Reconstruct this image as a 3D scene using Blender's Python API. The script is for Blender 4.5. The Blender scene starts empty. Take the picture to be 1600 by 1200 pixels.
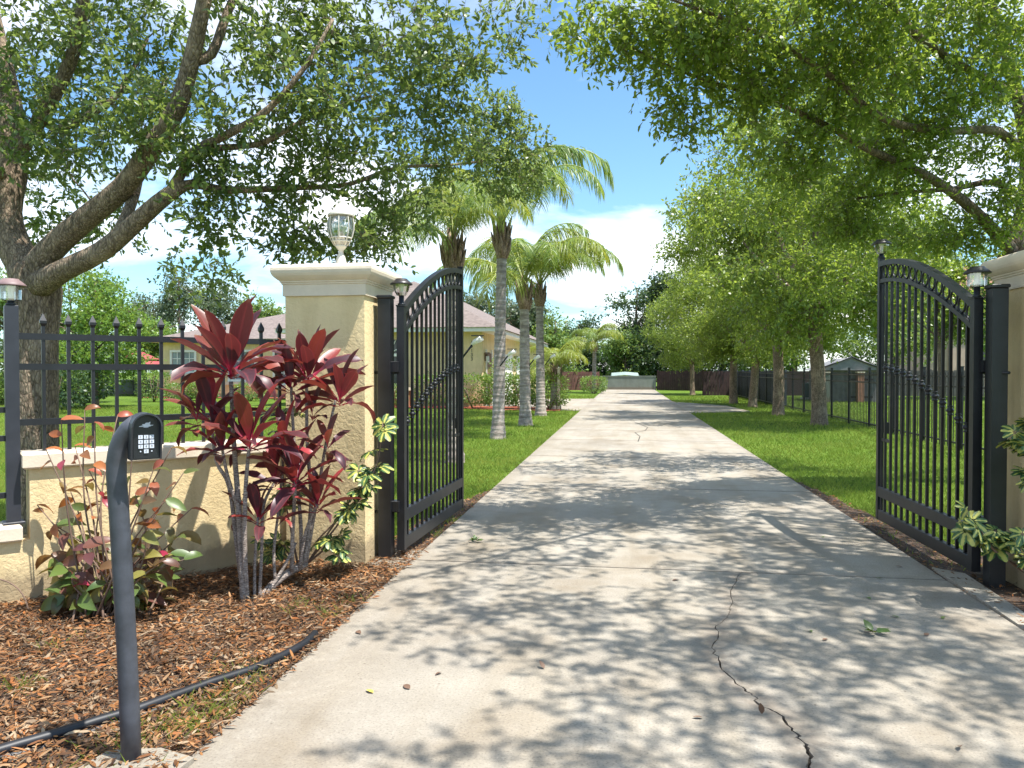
import bpy, math, random
import numpy as np
from mathutils import Vector, Matrix
R = math.radians
random.seed(7); rng = np.random.default_rng(7)
scene = bpy.context.scene
col = scene.collection

# ------------------------------------------------------------------ camera, sky, sun, exposure
YAW, PITCH, FPX, CAMH = R(8.53), R(1.02), 1180.0, 1.5
cd = bpy.data.cameras.new('camera'); cam = bpy.data.objects.new('camera', cd); col.objects.link(cam)
cam.location = (0, 0, CAMH); cam.rotation_euler = (R(90) - PITCH, 0, YAW)
cd.sensor_width = 36; cd.lens = FPX / 1600 * 36; cd.clip_start = 0.05; cd.clip_end = 2000
scene.camera = cam
SUN = Vector((0.37, -0.13, 0.92)).normalized()
sl = bpy.data.lights.new('sun', 'SUN'); so = bpy.data.objects.new('sun', sl); col.objects.link(so)
sl.energy = 3.7; sl.angle = R(0.6); sl.color = (1.0, 0.965, 0.90)
so.rotation_euler = SUN.to_track_quat('Z', 'Y').to_euler(); so.location = (20, -10, 40)
scene.view_settings.view_transform = 'Standard'; scene.view_settings.look = 'None'
scene.view_settings.gamma = 1.0; scene.view_settings.use_curve_mapping = False
scene.view_settings.exposure = 1.45

W = bpy.data.worlds.new('World'); scene.world = W; W.use_nodes = True
wt = W.node_tree; wt.nodes.clear()
def wn(t, **k):
    n = wt.nodes.new(t)
    for a, v in k.items(): setattr(n, a, v)
    return n
sky = wn('ShaderNodeTexSky', sky_type='NISHITA', sun_disc=False)
sky.sun_elevation = math.asin(SUN.z); sky.sun_rotation = math.atan2(SUN.x, SUN.y)
sky.altitude = 10; sky.air_density = 1.0; sky.dust_density = 0.6; sky.ozone_density = 1.6
tc = wn('ShaderNodeTexCoord')
sep = wn('ShaderNodeSeparateXYZ'); wt.links.new(tc.outputs['Generated'], sep.inputs[0])
def wmath(op, a, b=None):
    n = wn('ShaderNodeMath', operation=op)
    for i, v in enumerate((a, b)):
        if v is None: continue
        if isinstance(v, (int, float)): n.inputs[i].default_value = v
        else: wt.links.new(v, n.inputs[i])
    return n.outputs[0]
zz = wmath('ADD', wmath('MAXIMUM', sep.outputs[2], 0.0), 0.16)
comb = wn('ShaderNodeCombineXYZ')
wt.links.new(wmath('DIVIDE', sep.outputs[0], zz), comb.inputs[0])
wt.links.new(wmath('DIVIDE', sep.outputs[1], zz), comb.inputs[1])
comb.inputs[2].default_value = 15.6
nz = wn('ShaderNodeTexNoise'); nz.inputs['Scale'].default_value = 0.85; nz.inputs['Detail'].default_value = 9
nz.inputs['Roughness'].default_value = 0.55; nz.inputs['Distortion'].default_value = 0.25
wt.links.new(comb.outputs[0], nz.inputs['Vector'])
cr = wn('ShaderNodeValToRGB')
cr.color_ramp.elements[0].position = 0.45; cr.color_ramp.elements[0].color = (0, 0, 0, 1)
cr.color_ramp.elements[1].position = 0.71; cr.color_ramp.elements[1].color = (1, 1, 1, 1)
wt.links.new(nz.outputs[0], cr.inputs[0])
tint = wn('ShaderNodeMix', data_type='RGBA', blend_type='MULTIPLY'); tint.inputs[0].default_value = 1.0
wt.links.new(sky.outputs[0], tint.inputs[6]); tint.inputs[7].default_value = (0.45, 0.585, 0.64, 1)
mx = wn('ShaderNodeMix', data_type='RGBA')
wt.links.new(cr.outputs[0], mx.inputs[0]); wt.links.new(tint.outputs[2], mx.inputs[6])
mx.inputs[7].default_value = (5.9, 5.75, 5.6, 1)
bg = wn('ShaderNodeBackground'); bg.inputs[1].default_value = 0.15
wt.links.new(mx.outputs[2], bg.inputs[0])
wo = wn('ShaderNodeOutputWorld'); wt.links.new(bg.outputs[0], wo.inputs[0])

# ------------------------------------------------------------------ geometry of the view: photo pixel (1600x1200) -> place
_f0 = Vector((-math.sin(YAW), math.cos(YAW), 0)); _rt = Vector((math.cos(YAW), math.sin(YAW), 0)); _up = Vector((0, 0, 1))
_fw = _f0 * math.cos(PITCH) - _up * math.sin(PITCH); _u2 = _up * math.cos(PITCH) + _f0 * math.sin(PITCH)
def ray(px, py): return _rt * ((px - 800) / FPX) + _u2 * ((600 - py) / FPX) + _fw
def P(px, py, d):
    r = ray(px, py); return Vector((0, 0, CAMH)) + r * (d / r.dot(_f0))
def G(px, py, z=0.0):
    r = ray(px, py); return Vector((0, 0, CAMH)) + r * ((z - CAMH) / r.z)

# ------------------------------------------------------------------ materials
def newmat(name):
    m = bpy.data.materials.new(name); m.use_nodes = True
    nt = m.node_tree; b = nt.nodes['Principled BSDF']
    return m, nt, b
def node(nt, t, ins=None, **k):
    n = nt.nodes.new(t)
    for a, v in k.items(): setattr(n, a, v)
    for a, v in (ins or {}).items():
        if hasattr(v, 'is_linked') or isinstance(v, bpy.types.NodeSocket): nt.links.new(v, n.inputs[a])
        else: n.inputs[a].default_value = v
    return n
def ramp(nt, fac, stops, interp='LINEAR'):
    n = nt.nodes.new('ShaderNodeValToRGB'); r = n.color_ramp; r.interpolation = interp
    while len(r.elements) < len(stops): r.elements.new(0.5)
    for e, (p, c) in zip(r.elements, stops):
        e.position = p; e.color = (c[0], c[1], c[2], 1) if hasattr(c, '__len__') else (c, c, c, 1)
    nt.links.new(fac, n.inputs[0]); return n.outputs[0]
def noise(nt, vec, scale, detail=4, rough=0.55, dist=0.0):
    n = node(nt, 'ShaderNodeTexNoise', {'Scale': scale, 'Detail': detail, 'Roughness': rough, 'Distortion': dist})
    nt.links.new(vec, n.inputs['Vector']); return n.outputs[0]
def mixc(nt, fac, a, b, blend='MIX'):
    n = nt.nodes.new('ShaderNodeMix'); n.data_type = 'RGBA'; n.blend_type = blend
    for i, v in ((0, fac), (6, a), (7, b)):
        if isinstance(v, bpy.types.NodeSocket): nt.links.new(v, n.inputs[i])
        elif i == 0: n.inputs[0].default_value = v
        else: n.inputs[i].default_value = (v[0], v[1], v[2], 1)
    return n.outputs[2]
def setbump(nt, b, h, strength, dist=0.01):
    n = node(nt, 'ShaderNodeBump', {'Strength': strength, 'Distance': dist}); nt.links.new(h, n.inputs['Height'])
    nt.links.new(n.outputs[0], b.inputs['Normal'])
def coord(nt, what='Object'):
    return nt.nodes.new('ShaderNodeTexCoord').outputs[what]
def wpos(nt): return nt.nodes.new('ShaderNodeNewGeometry').outputs['Position']

def plain(name, c, rough=0.5, metal=0.0, var=0.12, scale=6.0, bump=0.0, bscale=60):
    m, nt, b = newmat(name); v = wpos(nt)
    f = noise(nt, v, scale, 5)
    lo = tuple(x * (1 - var) for x in c); hi = tuple(min(1, x * (1 + var)) for x in c)
    nt.links.new(ramp(nt, f, [(0.3, lo), (0.7, hi)]), b.inputs['Base Color'])
    b.inputs['Roughness'].default_value = rough; b.inputs['Metallic'].default_value = metal
    if bump: setbump(nt, b, noise(nt, v, bscale, 3), bump, 0.01)
    return m

def stucco(name, c, scale=34.0, strength=0.30, dist=0.010):
    m, nt, b = newmat(name); v = wpos(nt)
    f = noise(nt, v, 2.2, 6, 0.6)
    c1 = ramp(nt, f, [(0.25, tuple(x * 0.80 for x in c)), (0.75, tuple(min(1, x * 1.10) for x in c))])
    mp = node(nt, 'ShaderNodeMapping', {'Scale': (1, 1, 0.12)}); nt.links.new(v, mp.inputs[0])
    s = ramp(nt, noise(nt, mp.outputs[0], 7, 4), [(0.45, (1, 1, 1)), (0.75, (0.86, 0.84, 0.8))])
    c1 = mixc(nt, 1.0, c1, s, 'MULTIPLY')
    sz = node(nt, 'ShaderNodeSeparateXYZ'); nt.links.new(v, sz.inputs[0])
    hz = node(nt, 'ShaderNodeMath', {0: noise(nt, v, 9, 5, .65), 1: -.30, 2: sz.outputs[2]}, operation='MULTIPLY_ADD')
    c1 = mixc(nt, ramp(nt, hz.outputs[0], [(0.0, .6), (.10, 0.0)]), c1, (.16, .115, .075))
    nt.links.new(c1, b.inputs['Base Color'])
    b.inputs['Roughness'].default_value = 0.9
    h1 = noise(nt, v, scale, 4, 0.6, 0.6); h2 = noise(nt, v, scale * 5, 2)
    h = node(nt, 'ShaderNodeMath', {0: ramp(nt, h1, [(0.35, 0.0), (0.62, 1.0)]), 1: 1.0}, operation='MULTIPLY')
    h3 = node(nt, 'ShaderNodeMath', {0: h2, 1: 0.25, 2: h.outputs[0]}, operation='MULTIPLY_ADD')
    setbump(nt, b, h3.outputs[0], strength, dist)
    return m

def concrete(name):
    m, nt, b = newmat(name); v = wpos(nt)
    big = noise(nt, v, 0.55, 6, 0.6); mid = noise(nt, v, 5, 6, 0.65); fine = noise(nt, v, 85, 3, .7)
    c = ramp(nt, big, [(0.3, (0.26, 0.232, 0.192)), (0.55, (0.33, 0.296, 0.246)), (0.75, (0.355, 0.318, 0.26))])
    c = mixc(nt, 0.7, c, ramp(nt, mid, [(0.3, (0.82, 0.81, 0.79)), (0.6, (1, 1, 1))]), 'MULTIPLY')
    c = mixc(nt, 0.8, c, ramp(nt, fine, [(0.32, (0.52, 0.5, 0.48)), (0.46, (.98, .98, .98)), (0.56, (1, 1, 1)), (0.70, (1.32, 1.32, 1.3))]), 'MULTIPLY')
    vo = node(nt, 'ShaderNodeTexVoronoi', {'Scale': 9.0}); nt.links.new(v, vo.inputs['Vector'])
    c = mixc(nt, 1.0, c, ramp(nt, vo.outputs['Distance'], [(0.03, (0.5, 0.47, 0.44)), (0.07, (1, 1, 1))]), 'MULTIPLY')
    st = ramp(nt, noise(nt, v, 1.3, 5, 0.6, 0.4), [(0.50, (1, 1, 1)), (0.72, (0.78, 0.72, 0.64))])
    c = mixc(nt, 1.0, c, st, 'MULTIPLY')
    sp = node(nt, 'ShaderNodeMapping', {'Scale': (2.6, .22, 1)}); nt.links.new(v, sp.inputs[0])
    c = mixc(nt, 0.8, c, ramp(nt, noise(nt, sp.outputs[0], 1.0, 5, .6), [(.42, (1, 1, 1)), (.66, (.84, .80, .73))]), 'MULTIPLY')
    c = mixc(nt, 1.0, c, ramp(nt, noise(nt, v, 2.7, 2, .5), [(.70, (1, 1, 1)), (.78, (.70, .68, .66))]), 'MULTIPLY')
    # grime collected along the long crack and at the slab edges
    at = node(nt, 'ShaderNodeAttribute', attribute_name='grime')
    g = node(nt, 'ShaderNodeMath', {0: at.outputs['Fac'], 1: ramp(nt, noise(nt, v, 22, 4), [(0.30, 0.1), (0.55, 1.0)])}, operation='MULTIPLY')
    c = mixc(nt, g.outputs[0], c, (0.17, 0.14, 0.11))
    nt.links.new(c, b.inputs['Base Color']); b.inputs['Roughness'].default_value = 0.85
    setbump(nt, b, noise(nt, v, 160, 3, 0.7), 0.35, 0.004)
    return m

def island_leaf(name, cols, trans=(0.35, 0.5, 0.08), tfac=0.35, rough=0.42, objrand=False, spec=0.5):
    m, nt, b = newmat(name)
    if objrand: f = nt.nodes.new('ShaderNodeObjectInfo').outputs['Random']
    else: f = nt.nodes.new('ShaderNodeNewGeometry').outputs['Random Per Island']
    n = len(cols)
    c = ramp(nt, f, [(i / max(1, n - 1), cc) for i, cc in enumerate(cols)])
    nt.links.new(c, b.inputs['Base Color']); b.inputs['Roughness'].default_value = rough
    b.inputs['Specular IOR Level'].default_value = spec
    if tfac:
        tr = node(nt, 'ShaderNodeBsdfTranslucent'); nt.links.new(mixc(nt, 0.6, c, trans), tr.inputs[0])
        ms = node(nt, 'ShaderNodeMixShader', {0: tfac}); nt.links.new(b.outputs[0], ms.inputs[1]); nt.links.new(tr.outputs[0], ms.inputs[2])
        nt.links.new(ms.outputs[0], nt.nodes['Material Output'].inputs[0])
    return m

def bark(name, c1, c2, vs=(9, 9, 3.0), bump=0.9):
    m, nt, b = newmat(name); v = wpos(nt)
    mp = node(nt, 'ShaderNodeMapping', {'Scale': vs}); nt.links.new(v, mp.inputs[0])
    n1 = noise(nt, mp.outputs[0], 3.2, 6, 0.7, 0.6)
    n2 = noise(nt, v, 2.0, 4)
    vo = node(nt, 'ShaderNodeTexVoronoi', {'Scale': 5.0}, feature='DISTANCE_TO_EDGE'); nt.links.new(mp.outputs[0], vo.inputs['Vector'])
    c = ramp(nt, n1, [(0.32, c1), (0.62, c2)])
    c = mixc(nt, 1.0, c, ramp(nt, vo.outputs[0], [(0.0, (0.45, 0.42, 0.4)), (0.18, (1, 1, 1))]), 'MULTIPLY')
    c = mixc(nt, ramp(nt, n2, [(0.55, 0.0), (0.7, 0.55)]), c, tuple(min(1, x * 1.35 + 0.03) for x in c2))
    nt.links.new(c, b.inputs['Base Color']); b.inputs['Roughness'].default_value = 0.95
    h = node(nt, 'ShaderNodeMath', {0: n1, 1: vo.outputs[0]}, operation='ADD')
    setbump(nt, b, h.outputs[0], bump, 0.03)
    return m

def glassmat(name, tint=(0.95, 0.97, 0.96), alpha=0.75):
    m, nt, b = newmat(name)
    t = node(nt, 'ShaderNodeBsdfTransparent', {0: (*tint, 1)}); g = node(nt, 'ShaderNodeBsdfGlossy', {0: (1, 1, 1, 1), 'Roughness': 0.06})
    lw = node(nt, 'ShaderNodeLayerWeight', {0: 0.35})
    f = node(nt, 'ShaderNodeMath', {0: lw.outputs['Fresnel'], 1: 0.8, 2: 1 - alpha - 0.1}, operation='MULTIPLY_ADD')
    ms = node(nt, 'ShaderNodeMixShader', {0: f.outputs[0]}); nt.links.new(t.outputs[0], ms.inputs[1]); nt.links.new(g.outputs[0], ms.inputs[2])
    nt.links.new(ms.outputs[0], nt.nodes['Material Output'].inputs[0])
    return m

M = {}
M['concrete'] = concrete('concrete')
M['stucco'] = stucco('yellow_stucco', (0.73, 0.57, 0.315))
M['cap'] = plain('cream_precast', (0.66, 0.56, 0.43), 0.75, var=0.10, scale=5, bump=0.15, bscale=70)
M['black'] = plain('black_powder_coat', (0.010, 0.0105, 0.013), 0.42, var=0.35, scale=9, bump=0.05, bscale=220)
M['greymetal'] = plain('charcoal_paint', (0.024, 0.026, 0.034), 0.45, var=0.25, scale=7, bump=0.04, bscale=160)
M['poly'] = plain('black_polyethylene', (0.010, 0.011, 0.015), 0.5, var=0.4, scale=12)
M['key'] = plain('pale_key', (0.55, 0.58, 0.66), 0.4)
M['white'] = plain('white_paint', (0.78, 0.76, 0.70), 0.5, var=0.06)
M['lantern'] = plain('cream_white_enamel', (0.56, 0.53, 0.47), 0.45, var=0.12, scale=14)
M['lampcap'] = plain('lamp_cap_plastic', (0.035, 0.03, 0.03), 0.35, var=0.2)
M['lampcap2'] = plain('weathered_lamp_cap', (0.20, 0.13, 0.13), 0.55, var=0.25)
M['glass'] = glassmat('clear_glass')
M['candle'] = plain('ivory_sleeve', (0.75, 0.72, 0.62), 0.5)
M['bark'] = bark('oak_bark', (0.10, 0.070, 0.047), (0.40, 0.30, 0.205))
M['bark2'] = bark('dark_oak_bark', (0.075, 0.053, 0.037), (0.30, 0.225, 0.155))
M['twig'] = plain('twig', (0.13, 0.10, 0.075), 0.9, var=0.3, scale=4)
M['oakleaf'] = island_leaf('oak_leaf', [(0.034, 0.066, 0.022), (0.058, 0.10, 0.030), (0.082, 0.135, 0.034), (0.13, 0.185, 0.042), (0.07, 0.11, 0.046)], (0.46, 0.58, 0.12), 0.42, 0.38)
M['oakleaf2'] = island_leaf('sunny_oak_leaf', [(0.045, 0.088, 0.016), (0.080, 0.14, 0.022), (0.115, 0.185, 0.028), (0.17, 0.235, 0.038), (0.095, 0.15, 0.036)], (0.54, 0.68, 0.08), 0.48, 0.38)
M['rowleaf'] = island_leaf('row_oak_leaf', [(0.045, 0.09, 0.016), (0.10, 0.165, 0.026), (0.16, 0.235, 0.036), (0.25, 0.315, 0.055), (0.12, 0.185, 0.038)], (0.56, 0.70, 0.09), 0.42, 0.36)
M['brightleaf'] = island_leaf('bright_leaf', [(0.07, 0.14, 0.02), (0.12, 0.22, 0.03), (0.17, 0.28, 0.045)], (0.4, 0.55, 0.08), 0.38)
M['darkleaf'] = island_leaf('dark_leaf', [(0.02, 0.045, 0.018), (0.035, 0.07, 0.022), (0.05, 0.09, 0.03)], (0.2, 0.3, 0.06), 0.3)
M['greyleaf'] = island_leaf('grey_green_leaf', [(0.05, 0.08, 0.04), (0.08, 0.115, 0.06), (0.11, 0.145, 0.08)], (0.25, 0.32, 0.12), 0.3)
M['hedge'] = island_leaf('hedge_leaf', [(0.06, 0.125, 0.025), (0.11, 0.20, 0.04), (0.20, 0.30, 0.07)], (0.45, 0.55, 0.10), 0.35)
M['palmleaf'] = island_leaf('palm_leaflet', [(0.07, 0.14, 0.03), (0.11, 0.19, 0.04), (0.17, 0.26, 0.055), (0.21, 0.28, 0.06)], (0.5, 0.6, 0.12), 0.45, 0.4)
M['palmleaf2'] = island_leaf('yellowing_palm_leaflet', [(0.14, 0.22, 0.03), (0.20, 0.27, 0.035), (0.27, 0.29, 0.04)], (0.6, 0.6, 0.08), 0.4, 0.4)
M['grass'] = island_leaf('grass_blade', [(0.10, 0.175, 0.022), (0.14, 0.235, 0.027), (0.19, 0.295, 0.034), (0.28, 0.33, 0.08), (0.12, 0.205, 0.025)], (0.42, 0.58, 0.06), 0.32, 0.5, spec=0.25)
M['litter'] = island_leaf('leaf_litter', [(0.06, 0.034, 0.02), (0.16, 0.08, 0.04), (0.26, 0.125, 0.055), (0.38, 0.18, 0.065), (0.18, 0.105, 0.06), (0.45, 0.29, 0.16), (0.42, 0.155, 0.045), (0.11, 0.07, 0.048), (0.52, 0.40, 0.27), (0.07, 0.046, 0.032)], (0.4, 0.2, 0.06), 0.12, 0.7, spec=0.2)

_m = M['grass']; _nt = _m.node_tree; _v = wpos(_nt)
_b = _nt.nodes['Principled BSDF']; _src = _b.inputs['Base Color'].links[0].from_socket
_f1 = ramp(_nt, noise(_nt, _v, .8, 5, .65), [(.38, 0.0), (.62, .8)])
_mc = mixc(_nt, _f1, _src, (.29, .30, .07)); _f2 = ramp(_nt, noise(_nt, _v, 3.1, 3), [(.3, (.72, .78, .7)), (.65, (1.1, 1.06, 1.0))])
_nt.links.new(mixc(_nt, 1.0, _mc, _f2, 'MULTIPLY'), _b.inputs['Base Color'])
M['shingle'] = None

def grass_ground():
    m, nt, b = newmat('lawn_soil'); v = wpos(nt)
    n1 = noise(nt, v, 0.35, 5); n2 = noise(nt, v, 9, 6, 0.7); n3 = noise(nt, v, 70, 3)
    c = ramp(nt, n1, [(0.3, (0.085, 0.15, 0.02)), (0.55, (0.125, 0.205, 0.028)), (0.75, (0.19, 0.25, 0.05))])
    c = mixc(nt, 0.9, c, ramp(nt, n2, [(0.3, (0.55, 0.55, 0.5)), (0.6, (1, 1, 1)), (0.8, (1.35, 1.25, 1.1))]), 'MULTIPLY')
    c = mixc(nt, 0.9, c, ramp(nt, n3, [(0.3, (0.5, 0.5, 0.45)), (0.62, (1.1, 1.1, 1.1))]), 'MULTIPLY')
    nt.links.new(c, b.inputs['Base Color']); b.inputs['Roughness'].default_value = 0.95
    b.inputs['Specular IOR Level'].default_value = 0.1
    setbump(nt, b, n3, 0.8, 0.03); return m
M['lawn'] = grass_ground()
def soil():
    m, nt, b = newmat('mulch_soil'); v = wpos(nt)
    n1 = noise(nt, v, 14, 6, 0.7, 0.5); n2 = noise(nt, v, 3, 4)
    c = ramp(nt, n1, [(0.3, (0.02, 0.014, 0.01)), (0.5, (0.06, 0.036, 0.022)), (0.72, (0.16, 0.09, 0.05))])
    c = mixc(nt, ramp(nt, n2, [(0.45, 0.0), (0.65, 0.6)]), c, (0.045, 0.036, 0.03))
    nt.links.new(c, b.inputs['Base Color']); b.inputs['Roughness'].default_value = 0.97
    setbump(nt, b, n1, 0.9, 0.03); return m
M['soil'] = soil()
def shingle():
    m, nt, b = newmat('brown_shingle'); v = wpos(nt)
    br = node(nt, 'ShaderNodeTexNoise', {'Scale': 3.0, 'Detail': 6}); nt.links.new(v, br.inputs['Vector'])
    mp = node(nt, 'ShaderNodeMapping', {'Scale': (3, 3, 18)}); nt.links.new(v, mp.inputs[0])
    n2 = noise(nt, mp.outputs[0], 2.0, 3)
    c = ramp(nt, n2, [(0.3, (0.115, 0.092, 0.082)), (0.7, (0.235, 0.19, 0.17))])
    c = mixc(nt, 0.6, c, ramp(nt, br.outputs[0], [(0.3, (0.8, 0.78, 0.76)), (0.7, (1.15, 1.12, 1.1))]), 'MULTIPLY')
    nt.links.new(c, b.inputs['Base Color']); b.inputs['Roughness'].default_value = 0.95
    setbump(nt, b, n2, 0.5, 0.02); return m
M['shingle'] = shingle()
def palmbark():
    m, nt, b = newmat('palm_trunk_bark'); v = wpos(nt)
    mp = node(nt, 'ShaderNodeMapping', {'Scale': (1.2, 1.2, 9)}); nt.links.new(v, mp.inputs[0])
    n1 = noise(nt, mp.outputs[0], 1.6, 5, 0.65, 0.35); n2 = noise(nt, v, 11, 5, 0.7)
    c = ramp(nt, n1, [(0.3, (0.16, 0.13, 0.115)), (0.5, (0.31, 0.265, 0.23)), (0.72, (0.47, 0.42, 0.375))])
    c = mixc(nt, 0.9, c, ramp(nt, n2, [(0.3, (0.55, 0.52, 0.5)), (0.6, (1.05, 1.05, 1.05))]), 'MULTIPLY')
    nt.links.new(c, b.inputs['Base Color']); b.inputs['Roughness'].default_value = 0.9
    setbump(nt, b, n1, 0.7, 0.03); return m
M['palmbark'] = palmbark()
M['husk'] = bark('palm_husk', (0.14, 0.085, 0.06), (0.46, 0.33, 0.25), (12, 12, 2.0), 0.8)
M['rachis'] = plain('palm_rachis', (0.24, 0.27, 0.07), 0.5)
def tieleaf():
    m, nt, b = newmat('cordyline_leaf')
    f = nt.nodes.new('ShaderNodeObjectInfo').outputs['Random']
    at = node(nt, 'ShaderNodeAttribute', attribute_name='along')
    v = coord(nt)
    c = ramp(nt, f, [(0, (0.055, 0.024, 0.034)), (0.3, (0.070, 0.027, 0.036)), (0.58, (0.095, 0.030, 0.032)), (0.74, (0.20, 0.055, 0.03)), (0.9, (0.36, 0.04, 0.05)), (1, (0.085, 0.045, 0.026))])
    mp = node(nt, 'ShaderNodeMapping', {'Scale': (14, 160, 14)}); nt.links.new(v, mp.inputs[0])
    c = mixc(nt, 0.5, c, ramp(nt, noise(nt, mp.outputs[0], 1.0, 3), [(0.35, (0.7, 0.7, 0.7)), (0.65, (1.2, 1.2, 1.2))]), 'MULTIPLY')
    c = mixc(nt, ramp(nt, at.outputs['Fac'], [(0.08, 1.0), (0.34, 0.0)]), c, (0.42, 0.025, 0.08))
    ac = node(nt, 'ShaderNodeAttribute', attribute_name='across')
    c = mixc(nt, ramp(nt, ac.outputs['Fac'], [(.80, 0.0), (1.0, .6)]), c, (.30, .04, .055))
    c = mixc(nt, ramp(nt, ac.outputs['Fac'], [(.0, .5), (.16, 0.0)]), c, (.26, .05, .06))
    c = mixc(nt, ramp(nt, at.outputs['Fac'], [(.93, 0.0), (.985, .8)]), c, (.20, .12, .07))
    nt.links.new(c, b.inputs['Base Color']); b.inputs['Roughness'].default_value = 0.42
    tr = node(nt, 'ShaderNodeBsdfTranslucent'); nt.links.new(mixc(nt, 0.4, c, (0.55, 0.06, 0.04)), tr.inputs[0])
    ms = node(nt, 'ShaderNodeMixShader', {0: 0.2}); nt.links.new(b.outputs[0], ms.inputs[1]); nt.links.new(tr.outputs[0], ms.inputs[2])
    nt.links.new(ms.outputs[0], nt.nodes['Material Output'].inputs[0]); return m
M['tie'] = tieleaf()
M['stem'] = bark('pale_ringed_stem', (0.17, 0.13, 0.11), (0.46, 0.39, 0.34), (6, 6, 26), 0.5)
M['stem2'] = plain('brown_stem', (0.16, 0.10, 0.07), 0.8, var=0.3)
M['copper'] = island_leaf('copperleaf', [(0.055, 0.10, 0.03), (0.10, 0.16, 0.035), (0.08, 0.09, 0.03), (0.13, 0.085, 0.035), (0.16, 0.06, 0.04), (0.10, 0.035, 0.04), (0.24, 0.22, 0.05), (0.07, 0.125, 0.035), (0.11, 0.17, 0.04)], (0.5, 0.3, 0.08), 0.28, 0.4, objrand=True)
M['copper_tip'] = island_leaf('copperleaf_tip', [(0.26, 0.08, 0.025), (0.36, 0.13, 0.04), (0.32, 0.08, 0.05), (0.15, 0.11, 0.03), (0.20, 0.07, 0.03)], (0.8, 0.25, 0.08), 0.3, 0.4, objrand=True)
M['pink'] = island_leaf('pink_leaf', [(0.36, 0.03, 0.07), (0.42, 0.07, 0.08), (0.2, 0.025, 0.05)], (0.8, 0.12, 0.12), 0.3, 0.4, objrand=True)
def schef():
    m, nt, b = newmat('variegated_leaf'); v = coord(nt)
    at = node(nt, 'ShaderNodeAttribute', attribute_name='across')
    f = nt.nodes.new('ShaderNodeNewGeometry').outputs['Random Per Island']
    s = node(nt, 'ShaderNodeMath', {0: at.outputs['Fac'], 1: noise(nt, v, 30, 3)}, operation='ADD')
    s2 = node(nt, 'ShaderNodeMath', {0: s.outputs[0], 1: f}, operation='ADD')
    c = ramp(nt, s2.outputs[0], [(0.0, (0.55, 0.50, 0.15)), (0.92, (0.48, 0.44, 0.12)), (1.0, (0.05, 0.11, 0.03)), (1.0, (0.03, 0.075, 0.02))])
    nd = nt.nodes[-1] if False else None
    mp = node(nt, 'ShaderNodeMath', {0: s2.outputs[0], 1: 0.5}, operation='MULTIPLY')
    c = ramp(nt, mp.outputs[0], [(0.0, (0.46, 0.43, 0.11)), (0.72, (0.38, 0.37, 0.08)), (0.79, (0.06, 0.12, 0.03)), (1.0, (0.03, 0.075, 0.02))])
    nt.links.new(c, b.inputs['Base Color']); b.inputs['Roughness'].default_value = 0.45
    return m
M['schef'] = schef()
_m = M['litter']; _nt = _m.node_tree; _v = wpos(_nt); _b = _nt.nodes['Principled BSDF']; _src = _b.inputs['Base Color'].links[0].from_socket
_f2 = ramp(_nt, noise(_nt, _v, 2.3, 5, .65, .3), [(.32, (.28, .25, .23)), (.48, (.68, .64, .6)), (.68, (.95, .92, .88))])
_nt.links.new(mixc(_nt, 1.0, _src, _f2, 'MULTIPLY'), _b.inputs['Base Color'])
M['greywall'] = stucco('grey_green_render', (0.19, 0.215, 0.18), 12, 0.2)
M['palegreen'] = plain('pale_green_paint', (0.22, 0.29, 0.265), 0.6)
M['brownwood'] = plain('red_brown_boards', (0.13, 0.055, 0.045), 0.85, var=0.35, scale=3)
M['darkwood'] = plain('dark_brown_boards', (0.045, 0.022, 0.02), 0.85, var=0.35, scale=3)
M['bluewood'] = plain('blue_grey_boards', (0.075, 0.085, 0.11), 0.85, var=0.3, scale=3)
M['greywood'] = plain('grey_weathered_boards', (0.14, 0.13, 0.13), 0.85, var=0.3, scale=4)
M['housewall'] = stucco('house_stucco', (0.78, 0.60, 0.33), 30, 0.15, 0.01)
M['redmulch'] = plain('red_mulch', (0.26, 0.065, 0.035), 0.95, var=0.5, scale=14, bump=0.7, bscale=30)
M['darkglass'] = plain('dark_window_glass', (0.03, 0.035, 0.04), 0.08, var=0.2)
M['paneglass'] = plain('pale_window_glass', (0.25, 0.30, 0.30), 0.08, var=0.35, scale=1.5)
M['terracotta'] = plain('terracotta_brick', (0.42, 0.20, 0.11), 0.85, var=0.2)
M['browntrim'] = plain('brown_trim', (0.16, 0.08, 0.05), 0.6)
M['redcanvas'] = plain('red_canvas', (0.32, 0.06, 0.065), 0.8)
M['slate'] = plain('blue_grey_roof', (0.20, 0.24, 0.30), 0.7)
M['pinkwall'] = stucco('rose_beige_stucco', (0.50, 0.36, 0.29), 20, 0.15)
M['teal'] = plain('teal_cabinet', (0.04, 0.10, 0.12), 0.5)
M['brick'] = plain('red_brick', (0.30, 0.14, 0.09), 0.9, var=0.3, scale=9)
M['dirt'] = plain('dark_gap', (0.035, 0.028, 0.022), 0.98)
M['fresh'] = island_leaf('fresh_fallen_leaf', [(0.10, 0.17, 0.03), (0.05, 0.10, 0.03), (0.16, 0.22, 0.06)], (0.4, 0.5, 0.08), 0.2, 0.4, objrand=True)
M['yellowleaf'] = plain('yellow_leaf', (0.62, 0.45, 0.08), 0.5)
M['brownleaf'] = plain('brown_leaf', (0.14, 0.08, 0.05), 0.7)

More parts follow.
